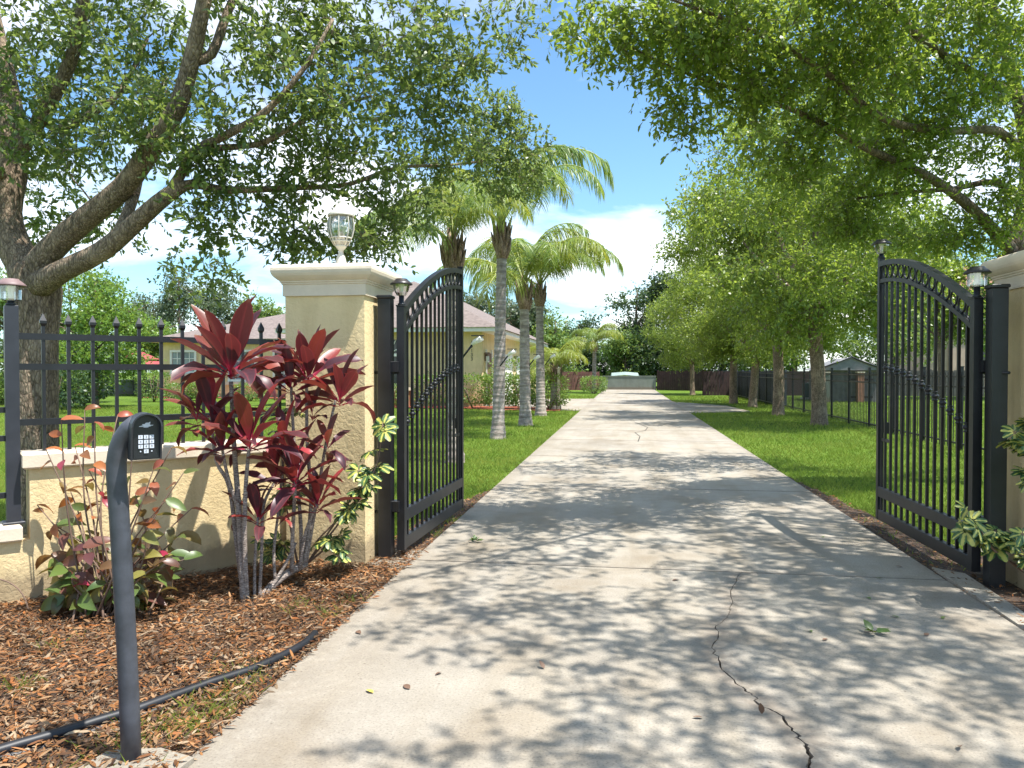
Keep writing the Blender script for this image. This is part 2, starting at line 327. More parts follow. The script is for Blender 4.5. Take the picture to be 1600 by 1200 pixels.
# ------------------------------------------------------------------ mesh helpers
def link(o, parent=None):
    col.objects.link(o)
    if parent: o.parent = parent
    return o
def tag(o, label=None, cat=None, group=None, kind=None):
    if label: o['label'] = label
    if cat: o['category'] = cat
    if group: o['group'] = group
    if kind: o['kind'] = kind
    return o
def empty(name, loc, rz=0.0, label=None, cat=None, group=None):
    o = bpy.data.objects.new(name, None); o.empty_display_size = 0.2
    o.location = loc; o.rotation_euler = (0, 0, rz); col.objects.link(o)
    return tag(o, label, cat, group)
def mesh_np(name, V, F, smooth=False):
    V = np.asarray(V, dtype=np.float32).reshape(-1, 3); F = np.asarray(F, dtype=np.int32)
    k = F.shape[1]; me = bpy.data.meshes.new(name)
    me.vertices.add(len(V)); me.vertices.foreach_set('co', V.ravel())
    me.loops.add(F.size); me.loops.foreach_set('vertex_index', F.ravel())
    me.polygons.add(len(F)); me.polygons.foreach_set('loop_start', np.arange(0, F.size, k, dtype=np.int32))
    if smooth: me.polygons.foreach_set('use_smooth', np.ones(len(F), dtype=bool))
    me.update(calc_edges=True); return me
def obj_np(name, V, F, m, parent=None, smooth=False):
    me = mesh_np(name, V, F, smooth); me.materials.append(m)
    return link(bpy.data.objects.new(name, me), parent)

class MB:
    def __init__(s): s.v = []; s.f = []; s.sm = []
    def add(s, V, F, smooth=False):
        b = len(s.v); s.v += [tuple(p) for p in V]; s.f += [tuple(i + b for i in f) for f in F]; s.sm += [smooth] * len(F); return s
    def box(s, c, size, rz=0.0, bev=0.0):
        x, y, z = (a / 2 for a in size); cs, sn = math.cos(rz), math.sin(rz)
        def T(p): return (c[0] + p[0] * cs - p[1] * sn, c[1] + p[0] * sn + p[1] * cs, c[2] + p[2])
        b = min(bev, x * .9, y * .9, z * .9)
        if b <= 0:
            V = [T(p) for p in ((-x, -y, -z), (x, -y, -z), (x, y, -z), (-x, y, -z), (-x, -y, z), (x, -y, z), (x, y, z), (-x, y, z))]
            return s.add(V, [(3, 2, 1, 0), (4, 5, 6, 7), (0, 1, 5, 4), (1, 2, 6, 5), (2, 3, 7, 6), (3, 0, 4, 7)])
        prof = [(x - b, y - b, -z), (x, y, -z + b), (x, y, z - b), (x - b, y - b, z)]
        V = []
        for (a, d, h) in prof: V += [T((-a, -d, h)), T((a, -d, h)), T((a, d, h)), T((-a, d, h))]
        F = [(3, 2, 1, 0), (12, 13, 14, 15)]
        for r in range(3):
            for i in range(4): F.append((r * 4 + i, r * 4 + (i + 1) % 4, r * 4 + 4 + (i + 1) % 4, r * 4 + 4 + i))
        return s.add(V, F)
    def sqloft(s, c, prof, cap=True):           # prof: (half-size, z) square rings
        V = []
        for (h, z) in prof: V += [(c[0] - h, c[1] - h, c[2] + z), (c[0] + h, c[1] - h, c[2] + z), (c[0] + h, c[1] + h, c[2] + z), (c[0] - h, c[1] + h, c[2] + z)]
        F = [(r * 4 + i, r * 4 + (i + 1) % 4, r * 4 + 4 + (i + 1) % 4, r * 4 + 4 + i) for r in range(len(prof) - 1) for i in range(4)]
        n = len(prof)
        if cap: F += [(3, 2, 1, 0), tuple((n - 1) * 4 + i for i in range(4))]
        return s.add(V, F)
    def lathe(s, c, prof, n=16, smooth=True, cap=True):
        V = []
        for (r, z) in prof: V += [(c[0] + r * math.cos(2 * math.pi * i / n), c[1] + r * math.sin(2 * math.pi * i / n), c[2] + z) for i in range(n)]
        F = [(k * n + i, k * n + (i + 1) % n, k * n + n + (i + 1) % n, k * n + n + i) for k in range(len(prof) - 1) for i in range(n)]
        if cap: F += [tuple(range(n - 1, -1, -1)), tuple((len(prof) - 1) * n + i for i in range(n))]
        return s.add(V, F, smooth)
    def tube(s, pts, rad, n=6, smooth=True, closed=False, square=False):
        pts = [Vector(p) for p in pts]; m = len(pts)
        if not hasattr(rad, '__len__'): rad = [rad] * m
        V = []; ref = None
        for i, p in enumerate(pts):
            if closed: t = pts[(i + 1) % m] - pts[i - 1]
            else: t = pts[min(i + 1, m - 1)] - pts[max(i - 1, 0)]
            t.normalize()
            if ref is None: ref = t.orthogonal().normalized() if abs(t.z) > 0.95 or not square else Vector((0, 0, 1))
            u = (ref - t * ref.dot(t))
            if u.length < 1e-5: u = t.orthogonal()
            u.normalize(); w = t.cross(u); ref = u
            for k in range(n):
                a = 2 * math.pi * (k + (0.5 if square else 0)) / n
                V.append(p + (u * math.cos(a) + w * math.sin(a)) * rad[i])
        F = [(k * n + i, k * n + (i + 1) % n, ((k + 1) % m) * n + (i + 1) % n, ((k + 1) % m) * n + i) for k in range(m if closed else m - 1) for i in range(n)]
        if not closed: F += [tuple(range(n - 1, -1, -1)), tuple((m - 1) * n + i for i in range(n))]
        return s.add(V, F, smooth)
    def prism(s, poly, z0, z1):
        n = len(poly); V = [(p[0], p[1], z0) for p in poly] + [(p[0], p[1], z1) for p in poly]
        F = [tuple(range(n - 1, -1, -1)), tuple(range(n, 2 * n))] + [(i, (i + 1) % n, n + (i + 1) % n, n + i) for i in range(n)]
        return s.add(V, F)
    def mesh(s, name):
        me = bpy.data.meshes.new(name); me.from_pydata(s.v, [], s.f)
        me.polygons.foreach_set('use_smooth', s.sm); me.update(); return me
    def build(s, name, m, parent=None, loc=None):
        me = s.mesh(name); me.materials.append(m); o = bpy.data.objects.new(name, me)
        if loc is not None: o.location = loc
        return link(o, parent)
def part(name, m, parent, *boxes, bev=0.0):
    b = MB()
    for c, sz in boxes: b.box(c, sz, bev=bev)
    return b.build(name, m, parent)

def nrm(a): return a / np.maximum(np.linalg.norm(a, axis=-1, keepdims=True), 1e-9)
LEAF6 = (np.array([(0, 0, 0), (.35, .5, .12), (.35, -.5, .12), (.72, .38, .06), (.72, -.38, .06), (1, 0, -.08)]), np.array([(0, 2, 1), (1, 2, 4), (1, 4, 3), (3, 4, 5)]))
LEAF4 = (np.array([(0, 0, 0), (.5, .5, .1), (.5, -.5, .1), (1, 0, 0)]), np.array([(0, 2, 1), (1, 2, 3)]))
BLADE = (np.array([(0, .5, 0), (0, -.5, 0), (1, 0, 0)]), np.array([(0, 1, 2)]))
CHIP = (np.array([(0, 0, 0), (.3, .5, .15), (.3, -.5, .1), (.7, .42, .2), (.7, -.45, .12), (1, 0, 0)]), LEAF6[1])
def scatter(tmpl, pos, dr, up, ln, wd):
    T, F = tmpl; dr = nrm(dr); side = nrm(np.cross(up, dr)); nn = np.cross(dr, side)
    V = pos[:, None] + dr[:, None] * (T[None, :, 0:1] * ln[:, None, None]) + side[:, None] * (T[None, :, 1:2] * wd[:, None, None]) + nn[:, None] * (T[None, :, 2:3] * wd[:, None, None])
    FF = (F[None] + (np.arange(len(pos)) * len(T))[:, None, None]).reshape(-1, F.shape[1])
    return V.reshape(-1, 3), FF

# ------------------------------------------------------------------ the ground, driveway and beds
DXL, DXR = -1.665, 2.275        # driveway edges
GZ = -0.035
b = MB(); n = 24; ext = 420.0
b.add([(-ext, -60, GZ), (ext, -60, GZ), (ext, 500, GZ), (-ext, 500, GZ)], [(0, 1, 2, 3)])
tag(b.build('ground', M['lawn']), kind='structure')

driveway = empty('driveway', (0, 0, 0)); tag(driveway, kind='structure')
part('bedding', M['dirt'], driveway, (((DXL + DXR) / 2, 30, -0.035), (DXR - DXL - 0.02, 63, 0.022)))
joints = [-1.2, 1.95, 5.78, 9.75, 13.2, 16.4, 19.2, 21.7] + [21.7 + 3.6 * i for i in range(1, 12)]
crk = [(1158, 893), (1146, 915), (1140, 950), (1136, 965), (1118, 978), (1122, 995), (1112, 1012), (1122, 1030), (1128, 1046), (1150, 1068), (1165, 1080), (1180, 1088), (1186, 1102), (1212, 1112), (1228, 1128), (1245, 1146), (1256, 1160), (1262, 1172), (1266, 1192), (1262, 1215), (1275, 1260)]
rr = random.Random(3)
cp = []
for i, (x, y) in enumerate(crk):
    g = G(x, y); cp.append(Vector((g.x, g.y, 0)))
    if i < len(crk) - 1:
        h = G(*crk[i + 1])
        for q in (.25, .5, .75): m_ = g.lerp(h, q); cp.append(Vector((m_.x + rr.uniform(-.013, .013), m_.y + rr.uniform(-.004, .004), 0)))
cp[0].y = joints[2] - 0.009; cp[-1].y = joints[1] + 0.009
def grime_attr(o, fn):
    me = o.data; a = me.attributes.new('grime', 'FLOAT', 'POINT')
    a.data.foreach_set('value', [float(fn(v.co)) for v in me.vertices])
def crack_d(c):
    return min(math.hypot(c.x - p.x, c.y - p.y) for p in cp)
def grid_slab(name, x0, x1, y0, y1, nx, ny, grime=None):
    ys = np.array([y0, y0 + .025, y0 + .09, y0 + .3, y1 - .3, y1 - .09, y1 - .025, y1]); ny = 7; xs = np.array([x0, x0 + .06, x0 + .3, (x0 + x1) / 2, x1 - .3, x1 - .06, x1]); nx = 6
    b = MB(); V = [(x, y, 0) for y in ys for x in xs]
    F = [(j * (nx + 1) + i, j * (nx + 1) + i + 1, (j + 1) * (nx + 1) + i + 1, (j + 1) * (nx + 1) + i) for j in range(ny) for i in range(nx)]
    k = len(V); V += [(x0, y0, -.03), (x1, y0, -.03), (x1, y1, -.03), (x0, y1, -.03)]
    q = [0, nx, ny * (nx + 1) + nx, ny * (nx + 1)]
    F += [(k + i, k + (i + 1) % 4, q[(i + 1) % 4], q[i]) for i in range(4)]
    b.add(V, F); o = b.build('slab', M['concrete'], driveway)
    grime_attr(o, lambda c: max(max(0, 1 - min(abs(c.y - y0), abs(c.y - y1)) / .06) * .55, max(0, 1 - min(abs(c.x - x0), abs(c.x - x1)) / .3) * .38))
    return o
for i in range(len(joints) - 1):
    y0, y1 = joints[i] + .009, joints[i + 1] - .009
    if i == 1:                                          # the cracked slab: two broken halves with an open crack between
        for sgn in (-1, 1):
            b = MB(); rows = []
            for j, p in enumerate(cp):
                wdt = (0.0024 + 0.0048 * min(1, max(0, (j - 16) / 40))) * rr.uniform(.3, 1.5)
                xc = p.x + sgn * wdt; xe = DXL if sgn < 0 else DXR
                fr = [0, .03, .07, .12, .2, .5, 1]
                rows.append([(xc + (xe - xc) * f * (1 if f in (0, 1) else 1), p.y if f < 1 else None, 0) for f in fr])
            V = []; nf = 7; ny = len(cp)
            for j, row in enumerate(rows):
                for q, (x, y, z) in enumerate(row):
                    t = j / (ny - 1); yl = y1 + (y0 - y1) * t; f = [0, .03, .07, .12, .2, .5, 1][q]
                    V.append((x, cp[j].y * (1 - f) + yl * f, 0))
            F = [((j + 1) * nf + q, (j + 1) * nf + q + 1, j * nf + q + 1, j * nf + q) for j in range(ny - 1) for q in range(nf - 1)]
            if sgn < 0: F = [tuple(reversed(f)) for f in F]
            base = len(V)
            edge = [(j * nf) for j in range(ny)]
            for j in edge: V.append((V[j][0] - sgn * 0.0, V[j][1], -.03))
            F += [(edge[j], edge[j + 1], base + j + 1, base + j) for j in range(ny - 1)]
            base2 = len(V); out = [j * nf + nf - 1 for j in range(ny)]
            for j in out: V.append((V[j][0], V[j][1], -.03))
            F += [(out[j], out[j + 1], base2 + j + 1, base2 + j) for j in range(ny - 1)]
            for row0 in (0, (ny - 1) * nf):
                bb = len(V)
                for q in range(nf): V.append((V[row0 + q][0], V[row0 + q][1], -.03))
                F += [(row0 + q, row0 + q + 1, bb + q + 1, bb + q) for q in range(nf - 1)]
            b.add(V, F); o = b.build('slab', M['concrete'], driveway)
            grime_attr(o, lambda c: max(max(0, 1 - crack_d(c) / 0.13) * 0.95, max(0, 1 - min(abs(c.x - DXL), abs(c.x - DXR)) / .3) * .38))
    else:
        o = grid_slab('slab', DXL, DXR, y0, y1, 1, 1)
# thin crack further up the drive
b = MB(); pts = [G(x, y) for x, y in ((990, 659), (1003, 664), (1012, 668), (1008, 673), (992, 676), (1000, 682), (997, 690))]
for a, c in zip(pts[:-1], pts[1:]):
    dr = (c - a); sd = Vector((-dr.y, dr.x, 0)).normalized() * 0.010
    b.add([(a.x - sd.x, a.y - sd.y, .003), (c.x - sd.x, c.y - sd.y, .003), (c.x + sd.x, c.y + sd.y, .003), (a.x + sd.x, a.y + sd.y, .003)], [(0, 1, 2, 3)])
b.build('hairline_crack', M['dirt'], driveway)

def pad(name, poly, z=0.0, m='concrete'):
    b = MB(); b.prism(poly, GZ - .02, z); return tag(b.build(name, M[m]), kind='structure')
# concrete gate footings beside the drive, the side slab and the turn-off
pad('gate_footing', [(2.285, 4.8), (2.42, 4.75), (2.47, 5.95), (2.30, 6.1)], 0.012)
pad('gate_footing', [(-2.02, 5.55), (-1.675, 5.5), (-1.675, 6.1), (-1.98, 6.1)], 0.004)
pad('service_slab', [(2.95, 6.2), (4.6, 6.2), (4.6, 7.0), (2.95, 7.0)], -0.012)
g1, g2 = G(1070, 640), G(1110, 638)
pad('parking_pad', [(DXR + .01, 27.6), (4.6, 29.2), (4.3, 33.5), (DXR + .01, 37.5)], -0.01)
pad('turn_off', [(-9.5, 30.6), (DXL - .01, 28.6), (DXL - .01, 41), (-9.5, 38.0)], -0.012)

def bed(name, poly, m, z, amp, step=0.06, seed=1):
    xs = [p[0] for p in poly]; ys = [p[1] for p in poly]
    def inside(x, y):
        c = False; j = len(poly) - 1
        for i in range(len(poly)):
            if (poly[i][1] > y) != (poly[j][1] > y) and x < (poly[j][0] - poly[i][0]) * (y - poly[i][1]) / (poly[j][1] - poly[i][1]) + poly[i][0]: c = not c
            j = i
        return c
    nx = int((max(xs) - min(xs)) / step) + 1; ny = int((max(ys) - min(ys)) / step) + 1
    V = []; idx = {}; F = []
    r2 = random.Random(seed); ph = [(r2.uniform(1, 9), r2.uniform(1, 9), r2.uniform(0, 6)) for _ in range(6)]
    for j in range(ny):
        for i in range(nx):
            x = min(xs) + i * step; y = min(ys) + j * step
            h = z + amp * sum(math.sin(a * x + c2 * y + p) for a, c2, p in ph) / 6
            idx[i, j] = len(V); V.append((x, y, h))
    for j in range(ny - 1):
        for i in range(nx - 1):
            if inside(min(xs) + (i + .5) * step, min(ys) + (j + .5) * step): F.append((idx[i, j], idx[i + 1, j], idx[i + 1, j + 1], idx[i, j + 1]))
    b = MB(); b.add(V, F, True); o = b.build(name, M[m]); tag(o, kind='structure'); return o, inside
# wall line: from the step by the fence post to the pillar
WA = G(40, 579 + FPX * CAMH / 4.98); WB = G(432, 579 + FPX * CAMH / 6.02)
WA.z = WB.z = 0; WD = (WB - WA).normalized(); WN = Vector((WD.y, -WD.x, 0)); WANG = math.atan2(WD.y, WD.x)
WL = WA - WD * 3.6
bedpoly = [(DXL + .03, 1.2), (DXL + .03, 6.2), (-2.3, 6.2), (WB.x, WB.y + .1), (WL.x, WL.y + .1), (WL.x - .5, 1.2)]
bed_o, in_bed = bed('mulch_bed', bedpoly, 'soil', -0.008, 0.016)
bedR = [(DXR - .03, 3.6), (3.1, 3.6), (3.1, 6.2), (2.62, 7.2), (2.45, 9.6), (DXR - .03, 11.5)]
bedr_o, in_bedR = bed('edge_bed', bedR, 'soil', -0.012, 0.012)
bedL = [(DXL + .03, 6.1), (-2.1, 6.1), (-2.0, 7.6), (-1.78, 9.0), (DXL + .03, 9.6)]
bedl_o, in_bedL = bed('edge_bed', bedL, 'soil', -0.014, 0.010)
hb, in_hb = bed('hedge_bed', [(-13, 29.7), (-6.5, 29.4), (-3.0, 28.0), (-2.35, 28.2), (-2.6, 30.0), (-4.5, 31.4), (-13, 31.6)], 'redmulch', 0.0, 0.02, 0.12)
hb2, in_hb2 = bed('hedge_bed', [(-26.8, 38.6), (-14, 38.6), (-14, 40.3), (-26.8, 40.3)], 'redmulch', 0.0, 0.02, 0.2)

def litter(name, n, x0, x1, y0, y1, inside, label, z=0.0, big=1.0, m='litter'):
    pts = np.column_stack([rng.uniform(x0, x1, n), rng.uniform(y0, y1, n)])
    pts = pts[[inside(p[0], p[1]) for p in pts]]; k = len(pts)
    an = rng.uniform(0, 2 * np.pi, k); tilt = rng.normal(0, .22, k)
    dr = np.column_stack([np.cos(an), np.sin(an), tilt]); up = nrm(np.column_stack([rng.normal(0, .38, k), rng.normal(0, .38, k), np.ones(k)]))
    ln = (.012 + .06 * rng.uniform(0, 1, k) ** 2.4) * big; wd = np.minimum(.014, ln * (.07 + .38 * rng.uniform(0, 1, k) ** 1.8))
    pos = np.column_stack([pts, z + rng.uniform(.0, .028, k)])
    V, F = scatter(CHIP, pos, dr, up, ln, wd)
    return tag(obj_np(name, V, F, M[m]), label, 'leaf litter', kind='stuff')
litter('mulch_litter', 110000, -5.2, DXL + .02, 1.9, 6.1, in_bed, 'orange brown bark mulch and dry leaves in the bed by the wall')
litter('mulch_litter', 11000, DXR, 3.1, 3.6, 11.5, in_bedR, 'dark brown leaf litter along the right edge of the driveway', -.012, .8)
litter('mulch_litter', 5000, -2.1, DXL, 6.1, 9.6, in_bedL, 'brown leaf litter under the left gate leaf', -.014, .8)

# lawn blades, thinning out with distance
N = 300000
dd = np.exp(rng.uniform(np.log(5.0), np.log(46), N)); aa = rng.uniform(-.80, .62, N) - YAW * 0
gx = dd * np.sin(aa); gy = dd * np.cos(aa)
keep = ((gx < DXL - .02 + rng.normal(0, .02, N)) | (gx > DXR + .02 + rng.normal(0, .02, N)))
def side_wall(x, y): return (x - WA.x) * WN.x + (y - WA.y) * WN.y      # > 0 in front of the wall
keep &= ~((side_wall(gx, gy) > -.15) & (gx < -1.9) & (gy < 7)) & ~((gx > -2.75) & (gx < -1.66) & (gy < 6.4))
keep &= ~((gx > 2.2) & (gx < 3.4) & (gy < 6.1)) & (gx < 16) & (gx > -30)
keep &= ~((gx > -9.6) & (gx < DXL) & (gy > 29) & (gy < 40)) & ~((gx > DXR) & (gx < 4.6) & (gy > 28) & (gy < 36))
keep &= ~((gx < -6.0) & (gy > 29.4))
for fn, bx in ((in_bedR, (DXR - .1, 3.1, 3.5, 11.6)), (in_bedL, (-2.15, DXL + .1, 6, 9.7)), (in_hb, (-13, -2, 27.9, 31.7))):
    cand = np.where((gx > bx[0]) & (gx < bx[1]) & (gy > bx[2]) & (gy < bx[3]) & keep & (rng.uniform(0, 1, N) > .10))[0]
    for i in cand:
        if fn(gx[i], gy[i]): keep[i] = False
gx, gy, dd = gx[keep], gy[keep], dd[keep]; k = len(gx)
an = rng.uniform(0, 2 * np.pi, k); ti = np.abs(rng.normal(0.7, .35, k))
dr = np.column_stack([np.cos(an) * ti, np.sin(an) * ti, np.ones(k)])
up = np.column_stack([np.cos(an + 1.4), np.sin(an + 1.4), np.full(k, .2)])
ln = rng.uniform(.035, .085, k) * (1 + dd / 60); wd = rng.uniform(.006, .011, k) * (.6 + dd / 14)
V, F = scatter(BLADE, np.column_stack([gx, gy, np.full(k, GZ - .002)]), dr, up, ln, wd)
tag(obj_np('lawn_grass', V, F, M['grass']), 'bright green mown grass of the front lawn', 'grass', kind='stuff')
# little tufts in the mulch next to the drive
tp = []
for (px, py, r_, kk) in ((330, 1120, .10, 130), (265, 1140, .12, 150), (40, 1075, .05, 50), (380, 1070, .12, 140), (520, 960, .06, 30), (90, 1010, .05, 30), (350, 1095, .1, 60), (545, 940, .05, 25), (470, 950, .06, 30), (150, 1190, .1, 40), (715, 815, .06, 60), (690, 835, .05, 40)):
    g = G(px, py)
    for _ in range(kk): tp.append((g.x + random.gauss(0, r_), g.y + random.gauss(0, r_), -.005))
tp = np.array(tp); tp = tp[tp[:, 0] < DXL - .01]; k = len(tp); an = rng.uniform(0, 6.28, k); ti = rng.uniform(.3, 1.4, k)
V, F = scatter(BLADE, tp, np.column_stack([np.cos(an) * ti, np.sin(an) * ti, np.ones(k)]), np.column_stack([np.cos(an + 1.5), np.sin(an + 1.5), np.full(k, .1)]), rng.uniform(.04, .11, k), rng.uniform(.004, .008, k))
tag(obj_np('weed_grass', V, F, M['grass']), 'thin tufts of weedy grass between mulch and driveway edge', 'grass', kind='stuff')

# ------------------------------------------------------------------ pillars, walls and the fence on the wall
PLX, PLY = -1.973 - .32, 5.87
PRX, PRY = 2.715 + .32, 5.74
def pillar(x, y, label):
    t = empty('gate_pillar', (x, y, 0), 0, label, 'pillar', 'gate pillars')
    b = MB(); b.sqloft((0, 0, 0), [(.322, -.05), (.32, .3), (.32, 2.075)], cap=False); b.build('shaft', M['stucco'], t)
    b = MB(); b.sqloft((0, 0, 0), [(.318, 2.0755), (.335, 2.076), (.335, 2.163), (.343, 2.167), (.343, 2.178), (.352, 2.182), (.352, 2.192), (.36, 2.196), (.376, 2.21), (.392, 2.228), (.401, 2.247), (.405, 2.268), (.403, 2.287), (.396, 2.302), (.384, 2.312), (.366, 2.317), (.0, 2.319)], cap=False)
    b.build('cap', M['cap'], t); return t
pillar(PLX, PLY, 'yellow stucco gate pillar with cream cap carrying the white lantern')
pillar(PRX, PRY, 'yellow stucco gate pillar cut off by the right edge of the photo')

def along(s, z=0.0, off=0.0): return Vector((WA.x + WD.x * s + WN.x * off, WA.y + WD.y * s + WN.y * off, z))
WLEN = (WB - WA).length + .16
def wallbox(b, s0, s1, z0, z1, th, off=0.0, bev=0.0):
    c = along((s0 + s1) / 2, (z0 + z1) / 2, off); b.box(c, (s1 - s0, th, z1 - z0), WANG, bev); return b
w = empty('garden_wall', along(0), 0, 'low yellow stucco wall with cream coping that steps down beside the fence post', 'wall')
def wpart(name, m, *spec):
    b = MB()
    for s in spec: wallbox(b, *s)
    o = b.build(name, M[m]); o.parent = w; o.matrix_parent_inverse = Matrix.Translation(-w.location); return o
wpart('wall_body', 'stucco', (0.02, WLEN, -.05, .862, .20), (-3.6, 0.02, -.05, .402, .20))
wpart('coping', 'cap', (-.02, WLEN - .02, .8625, .965, .27, 0, .012))
wpart('coping', 'cap', (-3.6, -.0225, .4025, .502, .27, 0, .012))

fence = empty('picket_fence', along(-.075, .5), 0, 'black metal spear-topped fence panel standing on the stucco wall', 'fence')
def fpart(o):
    o.parent = fence; o.matrix_parent_inverse = Matrix.Translation(-fence.location); return o
b = MB(); b.box(along(-.062, .503 + .71), (.078, .078, 1.42), WANG, .004); b.box(along(-.062, .511), (.12, .12, .014), WANG, .003); fpart(b.build('post', M['greymetal']))
for z in (1.725, 1.525, 1.16):
    b = MB(); wallbox(b, -.022, WLEN - .06, z - .021, z + .021, .032); fpart(b.build('rail', M['black']))
for z in (1.245, 1.06, .69):
    b = MB(); wallbox(b, -3.5, -.102, z - .018, z + .018, .03); fpart(b.build('rail', M['black']))
pm = MB(); pm.box((0, 0, -.445), (.022, .022, .83)); pm.sqloft((0, 0, 0), [(.011, -.03), (.019, -.012), (.0195, .006), (.001, .055)]); pme = pm.mesh('picket'); pme.materials.append(M['black'])
s = .115; i = 0
while s < WLEN - .12:
    o = link(bpy.data.objects.new('picket', pme)); o.location = along(s, 1.825, 0); o.rotation_euler = (0, 0, WANG); o.parent = fence; o.matrix_parent_inverse = Matrix.Translation(-fence.location); s += .146
s = -.24
while s > -1.4:
    o = link(bpy.data.objects.new('picket', pme)); o.location = along(s, 1.38, 0); o.rotation_euler = (0, 0, WANG); o.parent = fence; o.matrix_parent_inverse = Matrix.Translation(-fence.location); s -= .146

# ------------------------------------------------------------------ lamps
def solar_lamp(loc, label, tall=False, capm='lampcap', neck=.075):
    t = empty('solar_lamp', loc, 0, label, 'solar lamp', 'solar post lamps')
    b = MB(); b.lathe((0, 0, 0), [(.03, 0), (.03, .012), (.021, .016), (.021, neck)], 12); b.build('neck', M['greymetal'], t)
    z = neck
    n = 16; prof = [(.033, z), (.05, z + .03), (.061, z + .07), (.064, z + .098)] if not tall else [(.052, z), (.058, z + .01), (.059, z + .05), (.061, z + .105)]
    V = []
    for (r, h) in prof: V += [((r + (.0035 if k % 2 else 0)) * math.cos(2 * math.pi * k / n), (r + (.0035 if k % 2 else 0)) * math.sin(2 * math.pi * k / n), h) for k in range(n)]
    b = MB(); b.add(V, [(q * n + k, q * n + (k + 1) % n, q * n + n + (k + 1) % n, q * n + n + k) for q in range(3) for k in range(n)]); b.build('glass', M['glass'], t)
    zt = prof[-1][1]
    b = MB(); b.lathe((0, 0, 0), [(.018, z + .001), (.015, z + .04), (.02, zt - .02), (.03, zt)], 10); b.build('reflector', M['white'], t)
    b = MB(); b.lathe((0, 0, 0), [(.05, zt + .001), (.088, zt - .012), (.089, zt - .004), (.07, zt + .014), (.05, zt + .03), (.046, zt + .036), (.0, zt + .037)], 20, cap=False); b.build('lamp_cap', M[capm], t)
    return t
pl = along(-.062, 1.924)
solar_lamp((pl.x, pl.y, 1.924), 'ribbed glass solar lamp with reddish brown cap on the fence post at left', True, 'lampcap2', .03)

lan = empty('pillar_lantern', (PLX + .01, PLY, 2.3185), .2, 'white coach lantern with bulbous glass panes on top of the left pillar', 'lantern'); lan.scale = (.95, .95, 1.13)
b = MB(); b.lathe((0, 0, 0), [(.058, 0), (.056, .01), (.05, .018), (.047, .05), (.036, .09), (.022, .115), (.02, .135), (.034, .15), (.048, .163), (.052, .172)], 20); b.build('base', M['lantern'], lan)
gp = [(.05, .173), (.072, .20), (.094, .24), (.107, .285), (.108, .33), (.1, .365), (.088, .385)]
b = MB(); b.lathe((0, 0, 0), gp, 24, cap=False); b.build('glass_globe', M['glass'], lan)
for k in range(8):
    a = 2 * math.pi * k / 8; b = MB(); b.tube([((r + .003) * math.cos(a), (r + .003) * math.sin(a), z) for r, z in gp], .0055, 5); b.build('rib', M['lantern'], lan)
for zr, rr_ in ((.224, .088), (.2, .076)):
    b = MB(); b.tube([(rr_ * math.cos(2 * math.pi * k / 24), rr_ * math.sin(2 * math.pi * k / 24), zr) for k in range(24)], .005, 5, closed=True); b.build('band', M['lantern'], lan)
b = MB(); b.lathe((0, 0, 0), [(.085, .383), (.112, .379), (.114, .386), (.098, .405), (.075, .42), (.056, .44), (.043, .458), (.03, .468), (.02, .472), (.026, .482), (.02, .492), (.011, .497), (.012, .507), (.006, .517), (.001, .535)], 20); b.build('roof', M['lantern'], lan)
for k in range(3):
    a = 2.1 * k; b = MB(); b.lathe((.026 * math.cos(a), .026 * math.sin(a), .173), [(.009, 0), (.009, .075), (.012, .08), (.013, .1), (.008, .12), (.001, .135)], 8); b.build('candle', M['candle'], lan)

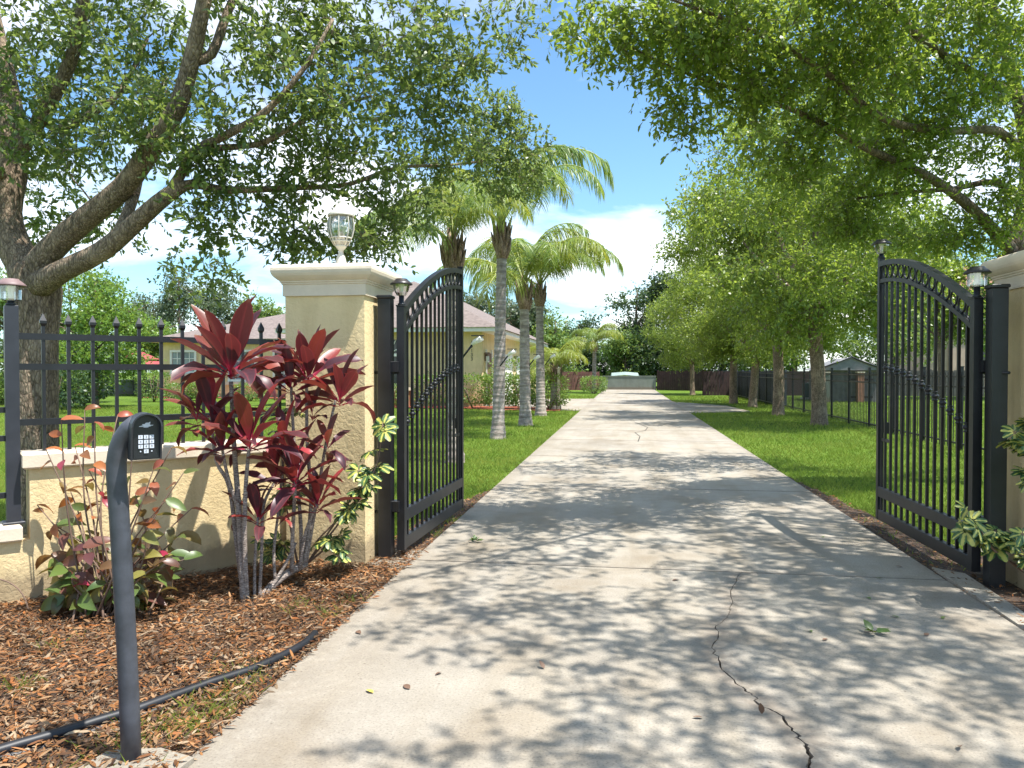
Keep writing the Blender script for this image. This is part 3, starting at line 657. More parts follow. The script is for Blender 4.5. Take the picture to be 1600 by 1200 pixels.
# ------------------------------------------------------------------ gates
ZB, LOW, HIGH = .065, 1.98, 2.52
def gate(hinge, free, label, post_xy, post_label, free_lamp, front):
    hx, hy = hinge; dx, dy = free[0] - hx, free[1] - hy; L = math.hypot(dx, dy); ang = math.atan2(dy, dx)
    t = empty('gate_leaf', (hx, hy, 0), ang, label, 'gate', 'open driveway gate leaves')
    def bx(name, *bs, m='black', bev=.003):
        b = MB()
        for c, sz in bs: b.box(c, sz, bev=bev)
        return b.build(name, M[m], t)
    bx('hinge_stile', ((0, 0, (ZB + LOW + .03) / 2), (.062, .062, LOW + .03 - ZB)), ((0, 0, LOW + .035), (.072, .072, .012)))
    bx('free_stile', ((L, 0, (ZB + HIGH + .05) / 2), (.05, .05, HIGH + .05 - ZB)), ((L, 0, HIGH + .055), (.06, .06, .012)))
    bx('free_stile', ((L - .06, 0, (ZB + HIGH - .2) / 2 + .05), (.02, .02, HIGH - .3 - ZB)))
    bx('bottom_rail', ((L / 2, 0, ZB + .05), (L - .06, .045, .098)))
    bx('kick_band', ((L / 2, 0, .338), (L - .06, .05, .095)))
    zt = lambda u: LOW - .02 + (HIGH - LOW + .02) * math.sin(math.pi / 2 * min(1, max(0, u / L)) ** .95)
    us = [.03 + (L - .055) * i / 22 for i in range(23)]
    GAP = .165
    for name, off, hh, ww in (('arch_rail', 0, .024, .026), ('arch_rail', -GAP, .018, .022)):
        b = MB(); V = []
        for u in us:
            sl_ = (zt(u + .01) - zt(u - .01)) / .02; k = math.sqrt(1 + sl_ * sl_)
            V += [(u, -ww, zt(u) + off - hh * k), (u, ww, zt(u) + off - hh * k), (u, ww, zt(u) + off + hh * k), (u, -ww, zt(u) + off + hh * k)]
        F = [(r * 4 + i, r * 4 + (i + 1) % 4, r * 4 + 4 + (i + 1) % 4, r * 4 + 4 + i) for r in range(22) for i in range(4)] + [(3, 2, 1, 0), (88, 89, 90, 91)]
        b.add(V, F); b.build(name, M['black'], t)
    rm = MB(); rm.tube([(.056 * math.cos(2 * math.pi * k / 20), 0, .059 * math.sin(2 * math.pi * k / 20)) for k in range(20)], .0085, 6, closed=True); rme = rm.mesh('ring'); rme.materials.append(M['black'])
    for i in range(14):
        u = .095 + (L - .19) * i / 13
        o = link(bpy.data.objects.new('ring', rme), t); o.location = (u, 0, zt(u) - GAP / 2 - .003)
    km = MB(); km.lathe((0, 0, 0), [(.010, -.04), (.021, -.036), (.021, -.028), (.014, -.022), (.026, -.008), (.030, 0), (.026, .008), (.014, .022), (.021, .028), (.021, .036), (.010, .04)], 10); kme = km.mesh('collar'); kme.materials.append(M['black'])
    for i in range(13):
        u = .135 + (L - .28) * i / 12
        z1 = zt(u) - GAP - .015
        p = bx('picket', ((u, 0, (ZB + .1 + z1) / 2), (.021, .021, z1 - ZB - .1)), bev=.002)
        o = link(bpy.data.objects.new('collar', kme), p); o.location = (u, 0, 1.03 + .5 * math.sin(math.pi / 2 * u / L))
    for z in (1.53, .42):
        bx('hinge_bracket', ((-.02, front * .045, z), (.085, .075, .085)))
        b = MB(); px = (post_xy[0] - hx) * math.cos(ang) + (post_xy[1] - hy) * math.sin(ang); py = -(post_xy[0] - hx) * math.sin(ang) + (post_xy[1] - hy) * math.cos(ang)
        e = Vector((px, py, z - .045)); s_ = Vector((-.01, front * .03, z - .045)); b.tube([s_, s_.lerp(e, 1.0) + (e - s_).normalized() * .1], .011, 8); b.build('hinge_pin', M['black'], t)
    bx('latch', ((L - .02, front * .05, .95), (.05, .04, .11)), ((L - .16, 0, .84), (.2, .016, .03)))
    tp = empty('gate_post', (post_xy[0], post_xy[1], 0), 0, post_label, 'gate post', 'gate posts')
    b = MB(); b.box((0, 0, 1.02), (.102, .102, 2.10), 0, .004); b.build('shaft', M['black'], tp)
    b = MB(); b.box((0, 0, 2.083), (.118, .118, .026), 0, .006); b.build('post_cap', M['black'], tp)
    return t, (hx, hy, LOW + .0415), (free[0], free[1], HIGH + .0615)
_, l1, _ = gate((-1.765, 5.83), (-1.70, 7.72), 'left black iron gate leaf swung open against the lawn', (-1.885, 5.80), 'black square gate post beside the left pillar', False, 1)
_, r1, r2 = gate((2.475, 5.82), (2.43, 7.72), 'right black iron gate leaf swung open by the tree row', (2.555, 5.70), 'black square gate post beside the right pillar', True, -1)
solar_lamp(l1, 'flared glass solar lamp with dark cap on the left gate leaf')
solar_lamp(r1, 'cylindrical glass solar lamp with dark cap low on the right gate hinge stile', True)
solar_lamp(r2, 'flared glass solar lamp high on the free end of the right gate', neck=.04)
part('control_box', M['greymetal'], None, ((-1.955, 5.93, 1.16), (.03, .12, .22))); tag(bpy.data.objects['control_box'], 'thin grey metal junction box on the side of the left pillar', 'box')

# ------------------------------------------------------------------ keypad on its gooseneck post
KD = 2.86
kp = empty('keypad_pedestal', G(205, 1198), 0, 'charcoal gooseneck post with hooded entry keypad in the mulch bed', 'keypad')
K0 = kp.location.copy()
def kpart(o): o.parent = kp; o.matrix_parent_inverse = Matrix.Translation(-K0); return o
path = [P(x, y, KD) for x, y in ((206, 1215), (203, 1120), (198, 1010), (192, 900), (186, 800), (182, 745), (182, 722), (185, 702), (192, 685), (202, 671), (216, 660))]
b = MB(); b.tube(path, .036, 16); M['slatepaint'] = plain('blue_grey_worn_paint', (.046, .05, .062), .5, var=.3, scale=16, bump=.06, bscale=120); kpart(b.build('post', M['slatepaint']))
hc = P(227, 684, KD - .02)
hous = empty('tmp', hc); bpy.data.objects.remove(hous)
HR = R(44)
def kx(x, y, z):
    x, y, z = x * .92, y * .92, z * .92
    return Vector((hc.x + x * math.cos(HR) - y * math.sin(HR), hc.y + x * math.sin(HR) + y * math.cos(HR), hc.z + z))
def arch(wd, z0, z1, n=12):
    pts = [(-wd, z0), (wd, z0)]; rz = z1 - wd * .95
    return pts + [(wd * math.cos(math.pi * k / n), rz + wd * .95 * math.sin(math.pi * k / n)) for k in range(n + 1)]
def extr(outline, y0, y1):
    n = len(outline); V = [kx(x, y0, z) for x, z in outline] + [kx(x, y1, z) for x, z in outline]
    return V, [tuple(range(n)), tuple(range(2 * n - 1, n - 1, -1))] + [(i, n + i, n + (i + 1) % n, (i + 1) % n) for i in range(n)]
b = MB(); b.add(*extr(arch(.058, -.088, .103), -.012, .055)); housing = kpart(b.build('housing', M['greymetal']))
# hood rim standing forward of the face
o1, o2 = arch(.058, -.088, .103), arch(.0515, -.088, .0965); n = len(o1); V = []; F = []
rim = list(range(1, n)) + [0]
for q, (ou, yy) in enumerate(((o1, -.0125), (o1, -.05), (o2, -.05), (o2, -.0125))): V += [kx(x, yy if not (q in (1, 2) and z < 0) else yy + .03 * min(1, -z / .088), z) for x, z in ou]
for q in range(3):
    for a_, c_ in zip(rim[:-1], rim[1:]): F.append((q * n + a_, q * n + c_, (q + 1) * n + c_, (q + 1) * n + a_))
b = MB(); b.add(V, F); o = b.build('hood', M['greymetal'], housing)
b = MB(); b.add(*extr(arch(.047, -.082, .09), -.0165, -.0125)); face = b.build('faceplate', M['black'], housing)
def kbox(name, x, z, wx, wz, y, d, m, par):
    b = MB(); b.add(*extr([(x - wx / 2, z - wz / 2), (x + wx / 2, z - wz / 2), (x + wx / 2, z + wz / 2), (x - wx / 2, z + wz / 2)], y - d, y)); return b.build(name, M[m], par)
kw, ks = .0165, .0208
for r_ in range(4):
    for c_ in range(3):
        if r_ == 3 and c_ != 1:
            kbox('indicator', (c_ - 1) * ks, .005 - r_ * .0195, .005, .005, -.0168, .002, 'key', housing); continue
        kk = kbox('key', (c_ - 1) * ks, .005 - r_ * .0195, kw, .0150, -.0168, .004, 'key', housing)
        dn = '123456789 0 '[r_ * 3 + c_]
        fc = bpy.data.curves.new('digit', 'FONT'); fc.body = dn.strip(); fc.size = .0125; fc.align_x = 'CENTER'; fc.align_y = 'CENTER'
        fo = bpy.data.objects.new('tmp', fc); col.objects.link(fo); dg = bpy.context.evaluated_depsgraph_get()
        me = bpy.data.meshes.new_from_object(fo.evaluated_get(dg)); bpy.data.objects.remove(fo)
        for v in me.vertices: v.co = kx((c_ - 1) * ks + v.co.x, -.0212, .005 - r_ * .0195 + v.co.y)
        me.materials.append(M['black']); link(bpy.data.objects.new('key_digit', me), housing)
lg = MB()
for (x, z, wx, wz) in ((.0, .0545, .033, .005), (.006, .060, .022, .005), (-.004, .0485, .046, .0035), (.008, .0515, .04, .0028), (.0, .0448, .022, .0028), (.013, .0635, .008, .004)):
    lg.add(*extr([(x - wx / 2, z - wz / 2), (x + wx / 2 - .003, z - wz / 2), (x + wx / 2, z + wz / 2), (x - wx / 2 + .005, z + wz / 2)], -.0178, -.0168))
lg.build('logo', M['key'], housing)
bpos = kp.location
b = MB(); b.prism([(bpos.x - .17, bpos.y - .12), (bpos.x + .2, bpos.y - .14), (bpos.x + .22, bpos.y + .06), (bpos.x + .05, bpos.y + .11), (bpos.x - .14, bpos.y + .06)], -.03, .022)
kpart(b.build('concrete_base', M['concrete']))

# black plastic landscape edging lying across the mulch
ep = [P(x, y, 1) for x, y in ()]
ed = [G(x, y, .025) for x, y in ((492, 991), (478, 1004), (455, 1018), (420, 1035), (385, 1049), (330, 1066), (270, 1088), (215, 1108), (150, 1127), (90, 1146), (30, 1163), (-60, 1190), (-220, 1235))]
ed[0].z = .03
egr = empty('landscape_edging', (ed[6].x, ed[6].y, 0), 0, 'black plastic tube edging running across the mulch beside the driveway', 'edging')
b = MB(); b.tube(ed, .022, 10); o = b.build('bead', M['poly']); o.parent = egr; o.matrix_parent_inverse = Matrix.Translation(-egr.location)
b = MB(); V = []
for p in ed: V += [(p.x + .006, p.y - .010, p.z - .006), (p.x + .02, p.y - .04, -.012)]
b.add(V, [(2 * i, 2 * i + 2, 2 * i + 3, 2 * i + 1) for i in range(len(ed) - 1)], True)
o = b.build('skirt', M['poly']); sm = o.modifiers.new('thick', 'SOLIDIFY'); sm.thickness = .004; o.parent = egr; o.matrix_parent_inverse = Matrix.Translation(-egr.location)

# ------------------------------------------------------------------ trees
def interp_nodes(limbs, step=0.12):
    pts, rad = [], []
    for lb in limbs:
        for (a, ra), (c, rc) in zip(lb[:-1], lb[1:]):
            n = max(1, int((c - a).length / step))
            for k in range(n): pts.append(tuple(a.lerp(c, k / n))); rad.append(ra + (rc - ra) * k / n)
        pts.append(tuple(lb[-1][0])); rad.append(lb[-1][1])
    return np.array(pts), np.array(rad)
def smooth_limb(lb, sub=3):
    out = []
    for i in range(len(lb) - 1):
        p0 = lb[max(0, i - 1)][0]; p1 = lb[i][0]; p2 = lb[i + 1][0]; p3 = lb[min(len(lb) - 1, i + 2)][0]
        for k in range(sub):
            t = k / sub
            q = 0.5 * ((2 * p1) + (p2 - p0) * t + (2 * p0 - 5 * p1 + 4 * p2 - p3) * t * t + (3 * p1 - p0 - 3 * p2 + p3) * t ** 3)
            out.append((q, lb[i][1] + (lb[i + 1][1] - lb[i][1]) * t))
    out.append(lb[-1]); return out

def grow(limbs, blobs, ncl, seed, leaf=.07, per_twig=8, twigs=4, tw_len=.30, tmpl=LEAF6, wratio=.42, droop=.25, sub=True, minr=.0, upb=1.0):
    """limbs: lists of (Vector, radius). blobs: (center, (rx,ry,rz), weight). Returns branch MB, leaf arrays."""
    r = np.random.default_rng(seed); limbs = [smooth_limb(l) for l in limbs]
    mb = MB()
    for l in limbs: mb.tube([p for p, _ in l], [q for _, q in l], 12 if l[0][1] > .09 else 7)
    NP, NR = interp_nodes(limbs)
    ok = NP[:, 2] > minr; NP, NR = NP[ok], NR[ok]
    ws = np.array([b[2] for b in blobs], float); ws /= ws.sum()
    which = r.choice(len(blobs), ncl, p=ws)
    u = nrm(r.normal(size=(ncl, 3))); rad = r.uniform(0, 1, ncl) ** .42
    C = np.array([tuple(b[0]) for b in blobs]); Rr = np.array([b[1] for b in blobs])
    T = C[which] + u * rad[:, None] * Rr[which]
    d0 = np.array([np.min(np.sum((NP - t) ** 2, 1)) for t in T]); order = np.argsort(d0)
    cap = len(NP); buf = np.zeros((cap + ncl * 4, 3)); bufr = np.zeros(cap + ncl * 4); buf[:cap] = NP; bufr[:cap] = NR; m = cap
    tips, tdir = [], []
    for i in order:
        t = T[i]; dist = np.sum((buf[:m] - t) ** 2, 1); j = int(np.argmin(dist)); a = buf[j]; L = math.sqrt(dist[j])
        rs = min(bufr[j] * .6, .005 + .012 * L); jit = r.normal(0, .09 * L, 3); mid = (a + t) / 2 + jit + np.array([0, 0, .06 * L])
        q1 = (a * .55 + mid * .45) + r.normal(0, .03 * L, 3); q3 = (mid * .5 + t * .5) + r.normal(0, .03 * L, 3)
        pts = [a, q1, mid, q3, t]; rr_ = [rs, rs * .85, rs * .7, rs * .55, max(.0022, rs * .35)]
        if L > .05: mb.tube([Vector(p) for p in pts], rr_, 4)
        for p, q in zip(pts[1:], rr_[1:]): buf[m] = p; bufr[m] = q; m += 1
        tips.append(t); e = t - mid; tdir.append(e / (np.linalg.norm(e) + 1e-6))
    tips = np.repeat(np.array(tips), twigs, 0); tdir = np.repeat(np.array(tdir), twigs, 0); k = len(tips)
    td = nrm(tdir * .5 + r.normal(0, .75, (k, 3)) + np.array([0, 0, -droop * .5])); tl = r.uniform(.6, 1.3, k) * tw_len
    # twigs: thin three-sided spikes
    TW = (np.array([(0, .5, 0), (0, -.5, 0), (0, 0, .8), (1, 0, 0)]), np.array([(0, 1, 3), (1, 2, 3), (2, 0, 3)]))
    tV, tF = scatter(TW, tips, td, nrm(r.normal(size=(k, 3))), tl, np.full(k, .005))
    f = np.tile(np.linspace(.15, 1.0, per_twig), k); P0 = np.repeat(tips, per_twig, 0) + np.repeat(td * tl[:, None], per_twig, 0) * f[:, None]
    n = len(P0); D = nrm(np.repeat(td, per_twig, 0) * .7 + r.normal(0, .7, (n, 3)) + np.array([0, 0, -droop]))
    U = nrm(r.normal(0, .65, (n, 3)) + np.array([0, 0, upb])); Ls = leaf * r.uniform(.6, 1.25, n)
    lV, lF = scatter(tmpl, P0, D, U, Ls, Ls * wratio * r.uniform(.8, 1.2, n))
    return mb, (tV, tF), (lV, lF)

def make_tree(name, label, base, limbs, blobs, ncl, seed, lm, bm='bark', group=None, **kw):
    mb, (tV, tF), (lV, lF) = grow(limbs, blobs, ncl, seed, **kw)
    t = empty(name, base, 0, label, 'tree', group); inv = Matrix.Translation(-Vector(base))
    me = mb.mesh('trunk'); me.materials.append(M[bm]); tr = link(bpy.data.objects.new('trunk', me), t); tr.matrix_parent_inverse = inv
    tw = obj_np('twigs', tV, tF, M['twig'], t); tw.matrix_parent_inverse = inv; tw['kind'] = 'stuff'
    cr_ = obj_np('crown', lV, lF, M[lm], t); cr_.matrix_parent_inverse = inv; cr_['kind'] = 'stuff'
    return t
def copy_tree(src, loc, rz, sc, label):
    c = src.copy(); col.objects.link(c); c.location = loc; c.rotation_euler = (0, 0, rz); c.scale = sc; c['label'] = label
    for ch in src.children:
        d = ch.copy(); col.objects.link(d); d.parent = c; d.matrix_parent_inverse = ch.matrix_parent_inverse.copy()
    return c
def LB(*pts): return [(P(x, y, d), r_) for x, y, d, r_ in pts]
def BB(x, y, d, rx, rz, ry, w): return (P(x, y, d), (rx, ry, rz), w)

# ---- the big oak behind the wall at left
ob = G(58, 579 + FPX * CAMH / 6.7); ob.z = GZ - .05
limbs = [
    [(ob, .27), (ob + Vector((0, 0, .18)), .215), (ob + Vector((0, 0, .5)), .185)] + LB((57, 640, 6.7, .172), (57, 520, 6.7, .172), (58, 455, 6.7, .20), (48, 415, 6.7, .19)),
    LB((50, 430, 6.7, .17), (22, 385, 6.75, .16), (8, 330, 6.8, .15), (22, 250, 6.9, .135), (12, 150, 7.0, .12), (-12, 40, 7.1, .10), (-40, -90, 7.2, .07)),
    LB((50, 430, 6.65, .15), (78, 392, 6.6, .125), (130, 345, 6.5, .112), (192, 293, 6.35, .10), (238, 230, 6.2, .09), (276, 170, 6.1, .08), (300, 90, 6.0, .072), (318, 5, 5.9, .062), (340, -110, 5.8, .045)),
    LB((62, 445, 6.6, .14), (100, 422, 6.45, .105), (160, 392, 6.3, .095), (212, 348, 6.2, .082), (262, 305, 6.1, .07), (300, 288, 6.1, .045), (345, 296, 6.15, .035), (400, 296, 6.3, .032), (470, 293, 6.6, .028), (545, 288, 7.0, .024), (620, 262, 7.6, .02), (700, 258, 8.3, .016), (770, 250, 9.0, .012)),
    LB((262, 306, 6.1, .055), (285, 268, 6.1, .045), (305, 235, 6.1, .042), (360, 208, 6.0, .036), (420, 170, 5.9, .03), (480, 100, 5.9, .022), (520, 30, 6.0, .015)),
    LB((312, 232, 6.1, .032), (400, 226, 6.2, .028), (445, 205, 6.3, .024), (500, 175, 6.5, .02), (580, 150, 6.9, .014)),
    LB((22, 250, 6.9, .075), (66, 180, 6.8, .07), (108, 100, 6.7, .065), (128, 20, 6.6, .06), (140, -80, 6.5, .045)),
    LB((185, 365, 6.25, .06), (205, 318, 6.4, .05), (215, 285, 6.6, .045), (230, 200, 6.9, .035)),
    LB((297, 95, 6.0, .05), (330, 85, 6.1, .045), (355, 20, 6.2, .04), (400, -80, 6.3, .03)),
    LB((80, 205, 6.8, .04), (140, 180, 6.9, .036), (190, 140, 7.0, .03), (230, 60, 7.2, .02)),
    LB((20, 280, 6.85, .06), (-60, 240, 6.4, .05), (-160, 150, 6.0, .035)),
]
blobs = [BB(50, 60, 6.9, .7, .6, .9, 8), BB(180, 40, 6.6, .7, .5, .9, 9), BB(420, 30, 6.3, .7, .45, .8, 10), BB(580, 60, 6.6, .7, .5, .8, 10), BB(500, 150, 6.2, .55, .35, .6, 7),
         BB(690, 90, 7.4, .5, .45, .7, 7), BB(650, 190, 7.6, .6, .35, .6, 6), BB(785, 250, 9.0, .62, .55, .5, 12), BB(770, 180, 9.0, .4, .3, .4, 4), BB(700, 250, 8.2, .5, .3, .4, 4),
         BB(250, 160, 6.8, .5, .5, .6, 6), BB(120, 190, 7.2, .5, .5, .6, 6), BB(90, 320, 7.6, .6, .5, .5, 6), BB(380, 190, 6.1, .35, .3, .5, 4), BB(540, 250, 6.7, .6, .22, .5, 6),
         BB(620, 320, 7.4, .45, .3, .4, 4), BB(500, 375, 6.6, .5, .18, .3, 4), BB(420, 335, 6.4, .3, .25, .3, 2), BB(590, 380, 7.2, .35, .2, .3, 2), BB(330, 340, 6.1, .3, .25, .3, 2), BB(190, 330, 7.4, .5, .4, .4, 3),
         BB(300, 420, 7.5, .45, .25, .3, 2), BB(800, 40, 7.6, .5, .3, .5, 3), BB(40, 200, 6.3, .5, .5, .4, 5), BB(200, 190, 5.9, .4, .35, .3, 3),
         BB(100, -140, 6.6, 1.0, .7, 1.0, 9), BB(420, -160, 6.3, 1.0, .7, 1.0, 9), BB(700, -90, 6.8, .9, .5, .9, 7), BB(-180, 50, 6.2, .8, .9, .9, 8), BB(-300, -200, 6.0, 1.0, 1.0, 1.0, 5), BB(250, -350, 6.4, 1.5, .6, 1.2, 6)]
limbs = [limbs[0]] + [[(p, q * .88) for p, q in l] for l in limbs[1:]]
blobs += [BB(360, 275, 6.2, .35, .18, .3, 3), BB(460, 290, 6.5, .4, .2, .3, 3), BB(300, 250, 6.0, .3, .25, .3, 2)]
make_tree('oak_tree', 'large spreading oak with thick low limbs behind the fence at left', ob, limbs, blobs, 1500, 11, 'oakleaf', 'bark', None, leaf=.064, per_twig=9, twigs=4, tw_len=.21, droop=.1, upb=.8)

# ---- the near oak whose crown hangs over the drive from the right
nb = Vector((5.35, 10.9, GZ - .05))
fk = P(1583, 395, 10.0)
limbs = [
    [(nb, .30), (nb + Vector((0, 0, .25)), .235), (Vector((5.3, 10.85, 1.5)), .20), (fk, .19)],
    [(fk, .17)] + LB((1600, 330, 10.0, .14), (1605, 250, 9.9, .12), (1590, 150, 9.7, .10), (1560, 40, 9.4, .08), (1520, -80, 9, .05)),
    [(fk, .13)] + LB((1545, 352, 9.6, .10), (1500, 310, 9.2, .085), (1440, 270, 8.8, .07), (1360, 235, 8.4, .055), (1280, 190, 8.0, .04), (1180, 150, 7.6, .03), (1060, 110, 7.3, .018), (960, 60, 7.1, .010)),
    LB((1605, 250, 9.9, .09), (1560, 205, 9.2, .075), (1470, 205, 8.6, .06), (1380, 185, 8.0, .05), (1300, 120, 7.4, .04), (1200, 60, 6.9, .028), (1080, 10, 6.5, .018), (960, -30, 6.3, .01)),
    LB((1590, 150, 9.7, .075), (1480, 90, 8.4, .06), (1400, 20, 7.2, .05), (1330, -120, 6.0, .04), (1250, -350, 5.0, .03), (1150, -700, 4.0, .02)),
    LB((1600, 330, 10.0, .08), (1560, 285, 9.7, .06), (1490, 295, 9.4, .045), (1420, 300, 9.2, .03), (1340, 310, 9.1, .02)),
    [(fk, .10)] + LB((1650, 300, 10.4, .09), (1750, 200, 10.6, .07), (1850, 60, 10.6, .05)),
]
blobs = [BB(960, 50, 7.1, .45, .3, .5, 4), BB(1070, 90, 7.2, .55, .35, .6, 7), BB(1065, 185, 7.3, .3, .22, .35, 3), BB(1180, 120, 7.4, .6, .45, .6, 9), BB(1320, 120, 7.8, .7, .6, .7, 13), BB(1460, 110, 8.4, .8, .7, .8, 14),
         BB(1250, 230, 8.2, .6, .4, .5, 8), BB(1400, 250, 8.8, .8, .45, .7, 10), BB(1570, 90, 9.0, .8, .8, .8, 10), BB(1570, 230, 9.4, .6, .5, .6, 5), BB(1330, 340, 9.2, .6, .35, .4, 5), BB(1430, 370, 9.6, .6, .25, .4, 3),
         BB(1120, 20, 6.6, .7, .35, .6, 6), BB(1350, 10, 7.0, .8, .4, .7, 8), BB(1560, -40, 8.0, .9, .5, .8, 7), BB(1700, 150, 10, .9, 1, 1, 5),
         ((2.2, 6.9, 5.6), (1.6, 1.2, .7), 12), ((3.6, 5.2, 5.4), (1.3, 1.3, .8), 9), ((1.3, 8.6, 5.6), (1.1, 1.0, .5), 4), ((3.4, 9.0, 6.4), (1.6, 1.6, .8), 9), ((2.6, 3.6, 5.0), (1.6, 1.1, .6), 14), ((4.4, 3.8, 5.4), (1.3, 1.3, .7), 11), ((1.3, 5.4, 5.2), (.9, .9, .5), 4), ((5.6, 7.5, 6.5), (1.6, 2, 1), 6), ((3.9, 12.2, 6.0), (1.6, 1.6, .9), 7), ((.9, 4.1, 5.0), (.9, .9, .4), 3), ((2.3, 2.0, 5.0), (1.3, .9, .5), 8), ((.7, 6.6, 5.5), (.8, 1.0, .4), 5), ((4.0, 1.8, 5.2), (1.1, 1.0, .5), 5), ((1.6, 10.6, 6.2), (1.2, 1.0, .5), 6), ((4.0, 6.6, 5.8), (1.1, 1.4, .6), 14), ((3.4, 5.0, 4.9), (1.0, .7, .4), 6), BB(1250, 300, 11, .9, .6, .8, 9), BB(1150, 290, 12.5, .7, .7, .8, 7), BB(1400, 400, 11, .8, .4, .6, 6), BB(1290, 420, 12, .9, .5, .7, 8), BB(1180, 200, 11.5, .8, .6, .8, 6), BB(1510, 360, 9.8, .5, .3, .4, 4), BB(1570, 320, 9.2, .4, .4, .4, 4)]
limbs = [limbs[0]] + [[(p, q * .72) for p, q in l] for l in limbs[1:]]
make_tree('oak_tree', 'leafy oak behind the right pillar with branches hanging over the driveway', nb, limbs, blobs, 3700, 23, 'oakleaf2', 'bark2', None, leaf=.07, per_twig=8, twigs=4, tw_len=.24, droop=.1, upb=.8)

# ---- the row of oaks along the right side: two built, the others copies
def row_oak(seed, base, label):
    r = random.Random(seed); limbs = []; B0 = Vector((base[0], base[1], GZ - .05))
    top = B0 + Vector((r.uniform(-.15, .15), r.uniform(-.1, .1), 2.25))
    limbs.append([(B0, .25), (B0 + Vector((0, 0, .2)), .185), (B0.lerp(top, .5) + Vector((.03, 0, 0)), .16), (top, .15)])
    blobs = []
    for k in range(7):
        a = 2 * math.pi * k / 7 + r.uniform(-.3, .3); el = r.uniform(.5, 1.1); L = r.uniform(2.4, 3.2)
        e = top + Vector((math.cos(a) * L * math.cos(el), math.sin(a) * L * math.cos(el), L * math.sin(el)))
        limbs.append([(top, .12), (top.lerp(e, .4) + Vector((0, 0, .12)), .08), (top.lerp(e, .75), .045), (e, .015)])
    limbs.append([(top, .16), (top + Vector((.1, .05, 1.5)), .11), (top + Vector((-.1, 0, 3.2)), .06), (top + Vector((0, 0, 4.4)), .015)])
    for k in range(26):
        a = r.uniform(0, 2 * math.pi); h = r.uniform(0, 1); rad_ = (math.sin(math.pi * (h * .82 + .14)) ** .7) * 2.75 * r.uniform(.65, 1.1)
        blobs.append((B0 + Vector((math.cos(a) * rad_, math.sin(a) * rad_, 2.35 + h * 4.9)), (r.uniform(.75, 1.15), r.uniform(.75, 1.15), r.uniform(.45, .75)), 1.0))
    blobs.append((B0 + Vector((0, 0, 4.8)), (1.8, 1.8, 1.7), 4))
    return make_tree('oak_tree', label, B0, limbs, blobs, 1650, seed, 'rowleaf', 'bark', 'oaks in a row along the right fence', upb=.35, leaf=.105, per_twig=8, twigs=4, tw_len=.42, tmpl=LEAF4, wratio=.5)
row = [(G(1280, 662), 0), (G(1216, 647), 1), (G(1176, 635), 2), (G(1146, 630), 3), (G(1082, 616), 4)]
names = ['nearest', 'second', 'third', 'fourth', 'farthest']
A_ = row_oak(31, row[0][0], 'nearest oak of the row along the right fence')
B_ = row_oak(47, row[1][0], 'second nearest oak of the row along the right fence')
def rp(i): g = row[i][0].copy(); g.z = GZ - .05; return g
A_.scale = (1.18, 1.18, 1.28); B_.scale = (1.08, 1.08, 1.16)
copy_tree(A_, rp(2), 2.1, (1.0, 1.0, 1.02), 'third nearest oak of the row along the right fence')
copy_tree(B_, rp(3), 3.9, (1.05, 1.05, 1.05), 'fourth nearest oak of the row along the right fence')
copy_tree(A_, rp(4), 4.4, (.9, .9, .9), 'thin farthest oak of the row along the right fence')

# ---- background trees
def bg_tree(name, label, base, h, rad, seed, lm, ncl=420, trunk=.14, low=.25, leaf=.2, group='background trees', bm='bark2', tr_h=None, top=1.0, spreadz=.34):
    r = random.Random(seed); B0 = Vector((base[0], base[1], GZ - .05)); limbs = []
    th = h * (tr_h or .55)
    limbs.append([(B0, trunk * 1.4), (B0 + Vector((0, 0, th * .3)), trunk), (B0 + Vector((r.uniform(-.2, .2), 0, th)), trunk * .6), (B0 + Vector((0, 0, h * .88)), .03)])
    for k in range(5):
        a = 2 * math.pi * k / 5 + r.random(); s0 = limbs[0][2][0].copy(); s0.z = h * r.uniform(.3, .6)
        limbs.append([(s0, trunk * .5), (s0 + Vector((math.cos(a) * rad * .35, math.sin(a) * rad * .35, h * .1)), trunk * .3), (s0 + Vector((math.cos(a) * rad * .7, math.sin(a) * rad * .7, h * .16)), .02)])
    blobs = []
    for k in range(16):
        q = r.random(); a = r.uniform(0, 2 * math.pi); rr_ = rad * (1 - .55 * q * top) * r.uniform(.2, .85)
        z = h * (low + (1 - low - .12) * q)
        blobs.append((B0 + Vector((math.cos(a) * rr_, math.sin(a) * rr_, z)), (rad * r.uniform(.28, .48),) * 2 + (h * r.uniform(.07, .14),), 1))
    return make_tree(name, label, B0, limbs, blobs, ncl, seed, lm, bm, group, leaf=leaf, per_twig=6, twigs=4, tw_len=leaf * 3.0, tmpl=LEAF4, wratio=.55)
def gd(px, d): g = P(px, 579, d); return (g.x, g.y)
bg_tree('broadleaf_tree', 'bright green tree with pale slender trunk seen through the left fence', gd(150, 31), 5.9, 2.6, 61, 'brightleaf', 520, .09, .3, .16)
bg_tree('broadleaf_tree', 'bright green bushy tree just right of the left oak trunk', gd(108, 36), 6.6, 2.4, 62, 'brightleaf', 420, .10, .12, .18)
bg_tree('broadleaf_tree', 'lower bright green tree beside the house left wing', gd(226, 48), 6.0, 2.8, 63, 'brightleaf', 420, .12, .25, .2)
bg_tree('broadleaf_tree', 'shaded green tree behind the left oak trunk', gd(10, 34), 6.5, 3.0, 64, 'hedge', 420, .14, .1, .18)
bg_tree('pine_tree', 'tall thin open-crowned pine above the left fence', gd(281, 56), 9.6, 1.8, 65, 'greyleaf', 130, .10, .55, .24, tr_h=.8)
bg_tree('pine_tree', 'airy rounded pine left of the house roof', gd(335, 62), 9.0, 3.4, 66, 'greyleaf', 330, .14, .35, .26)
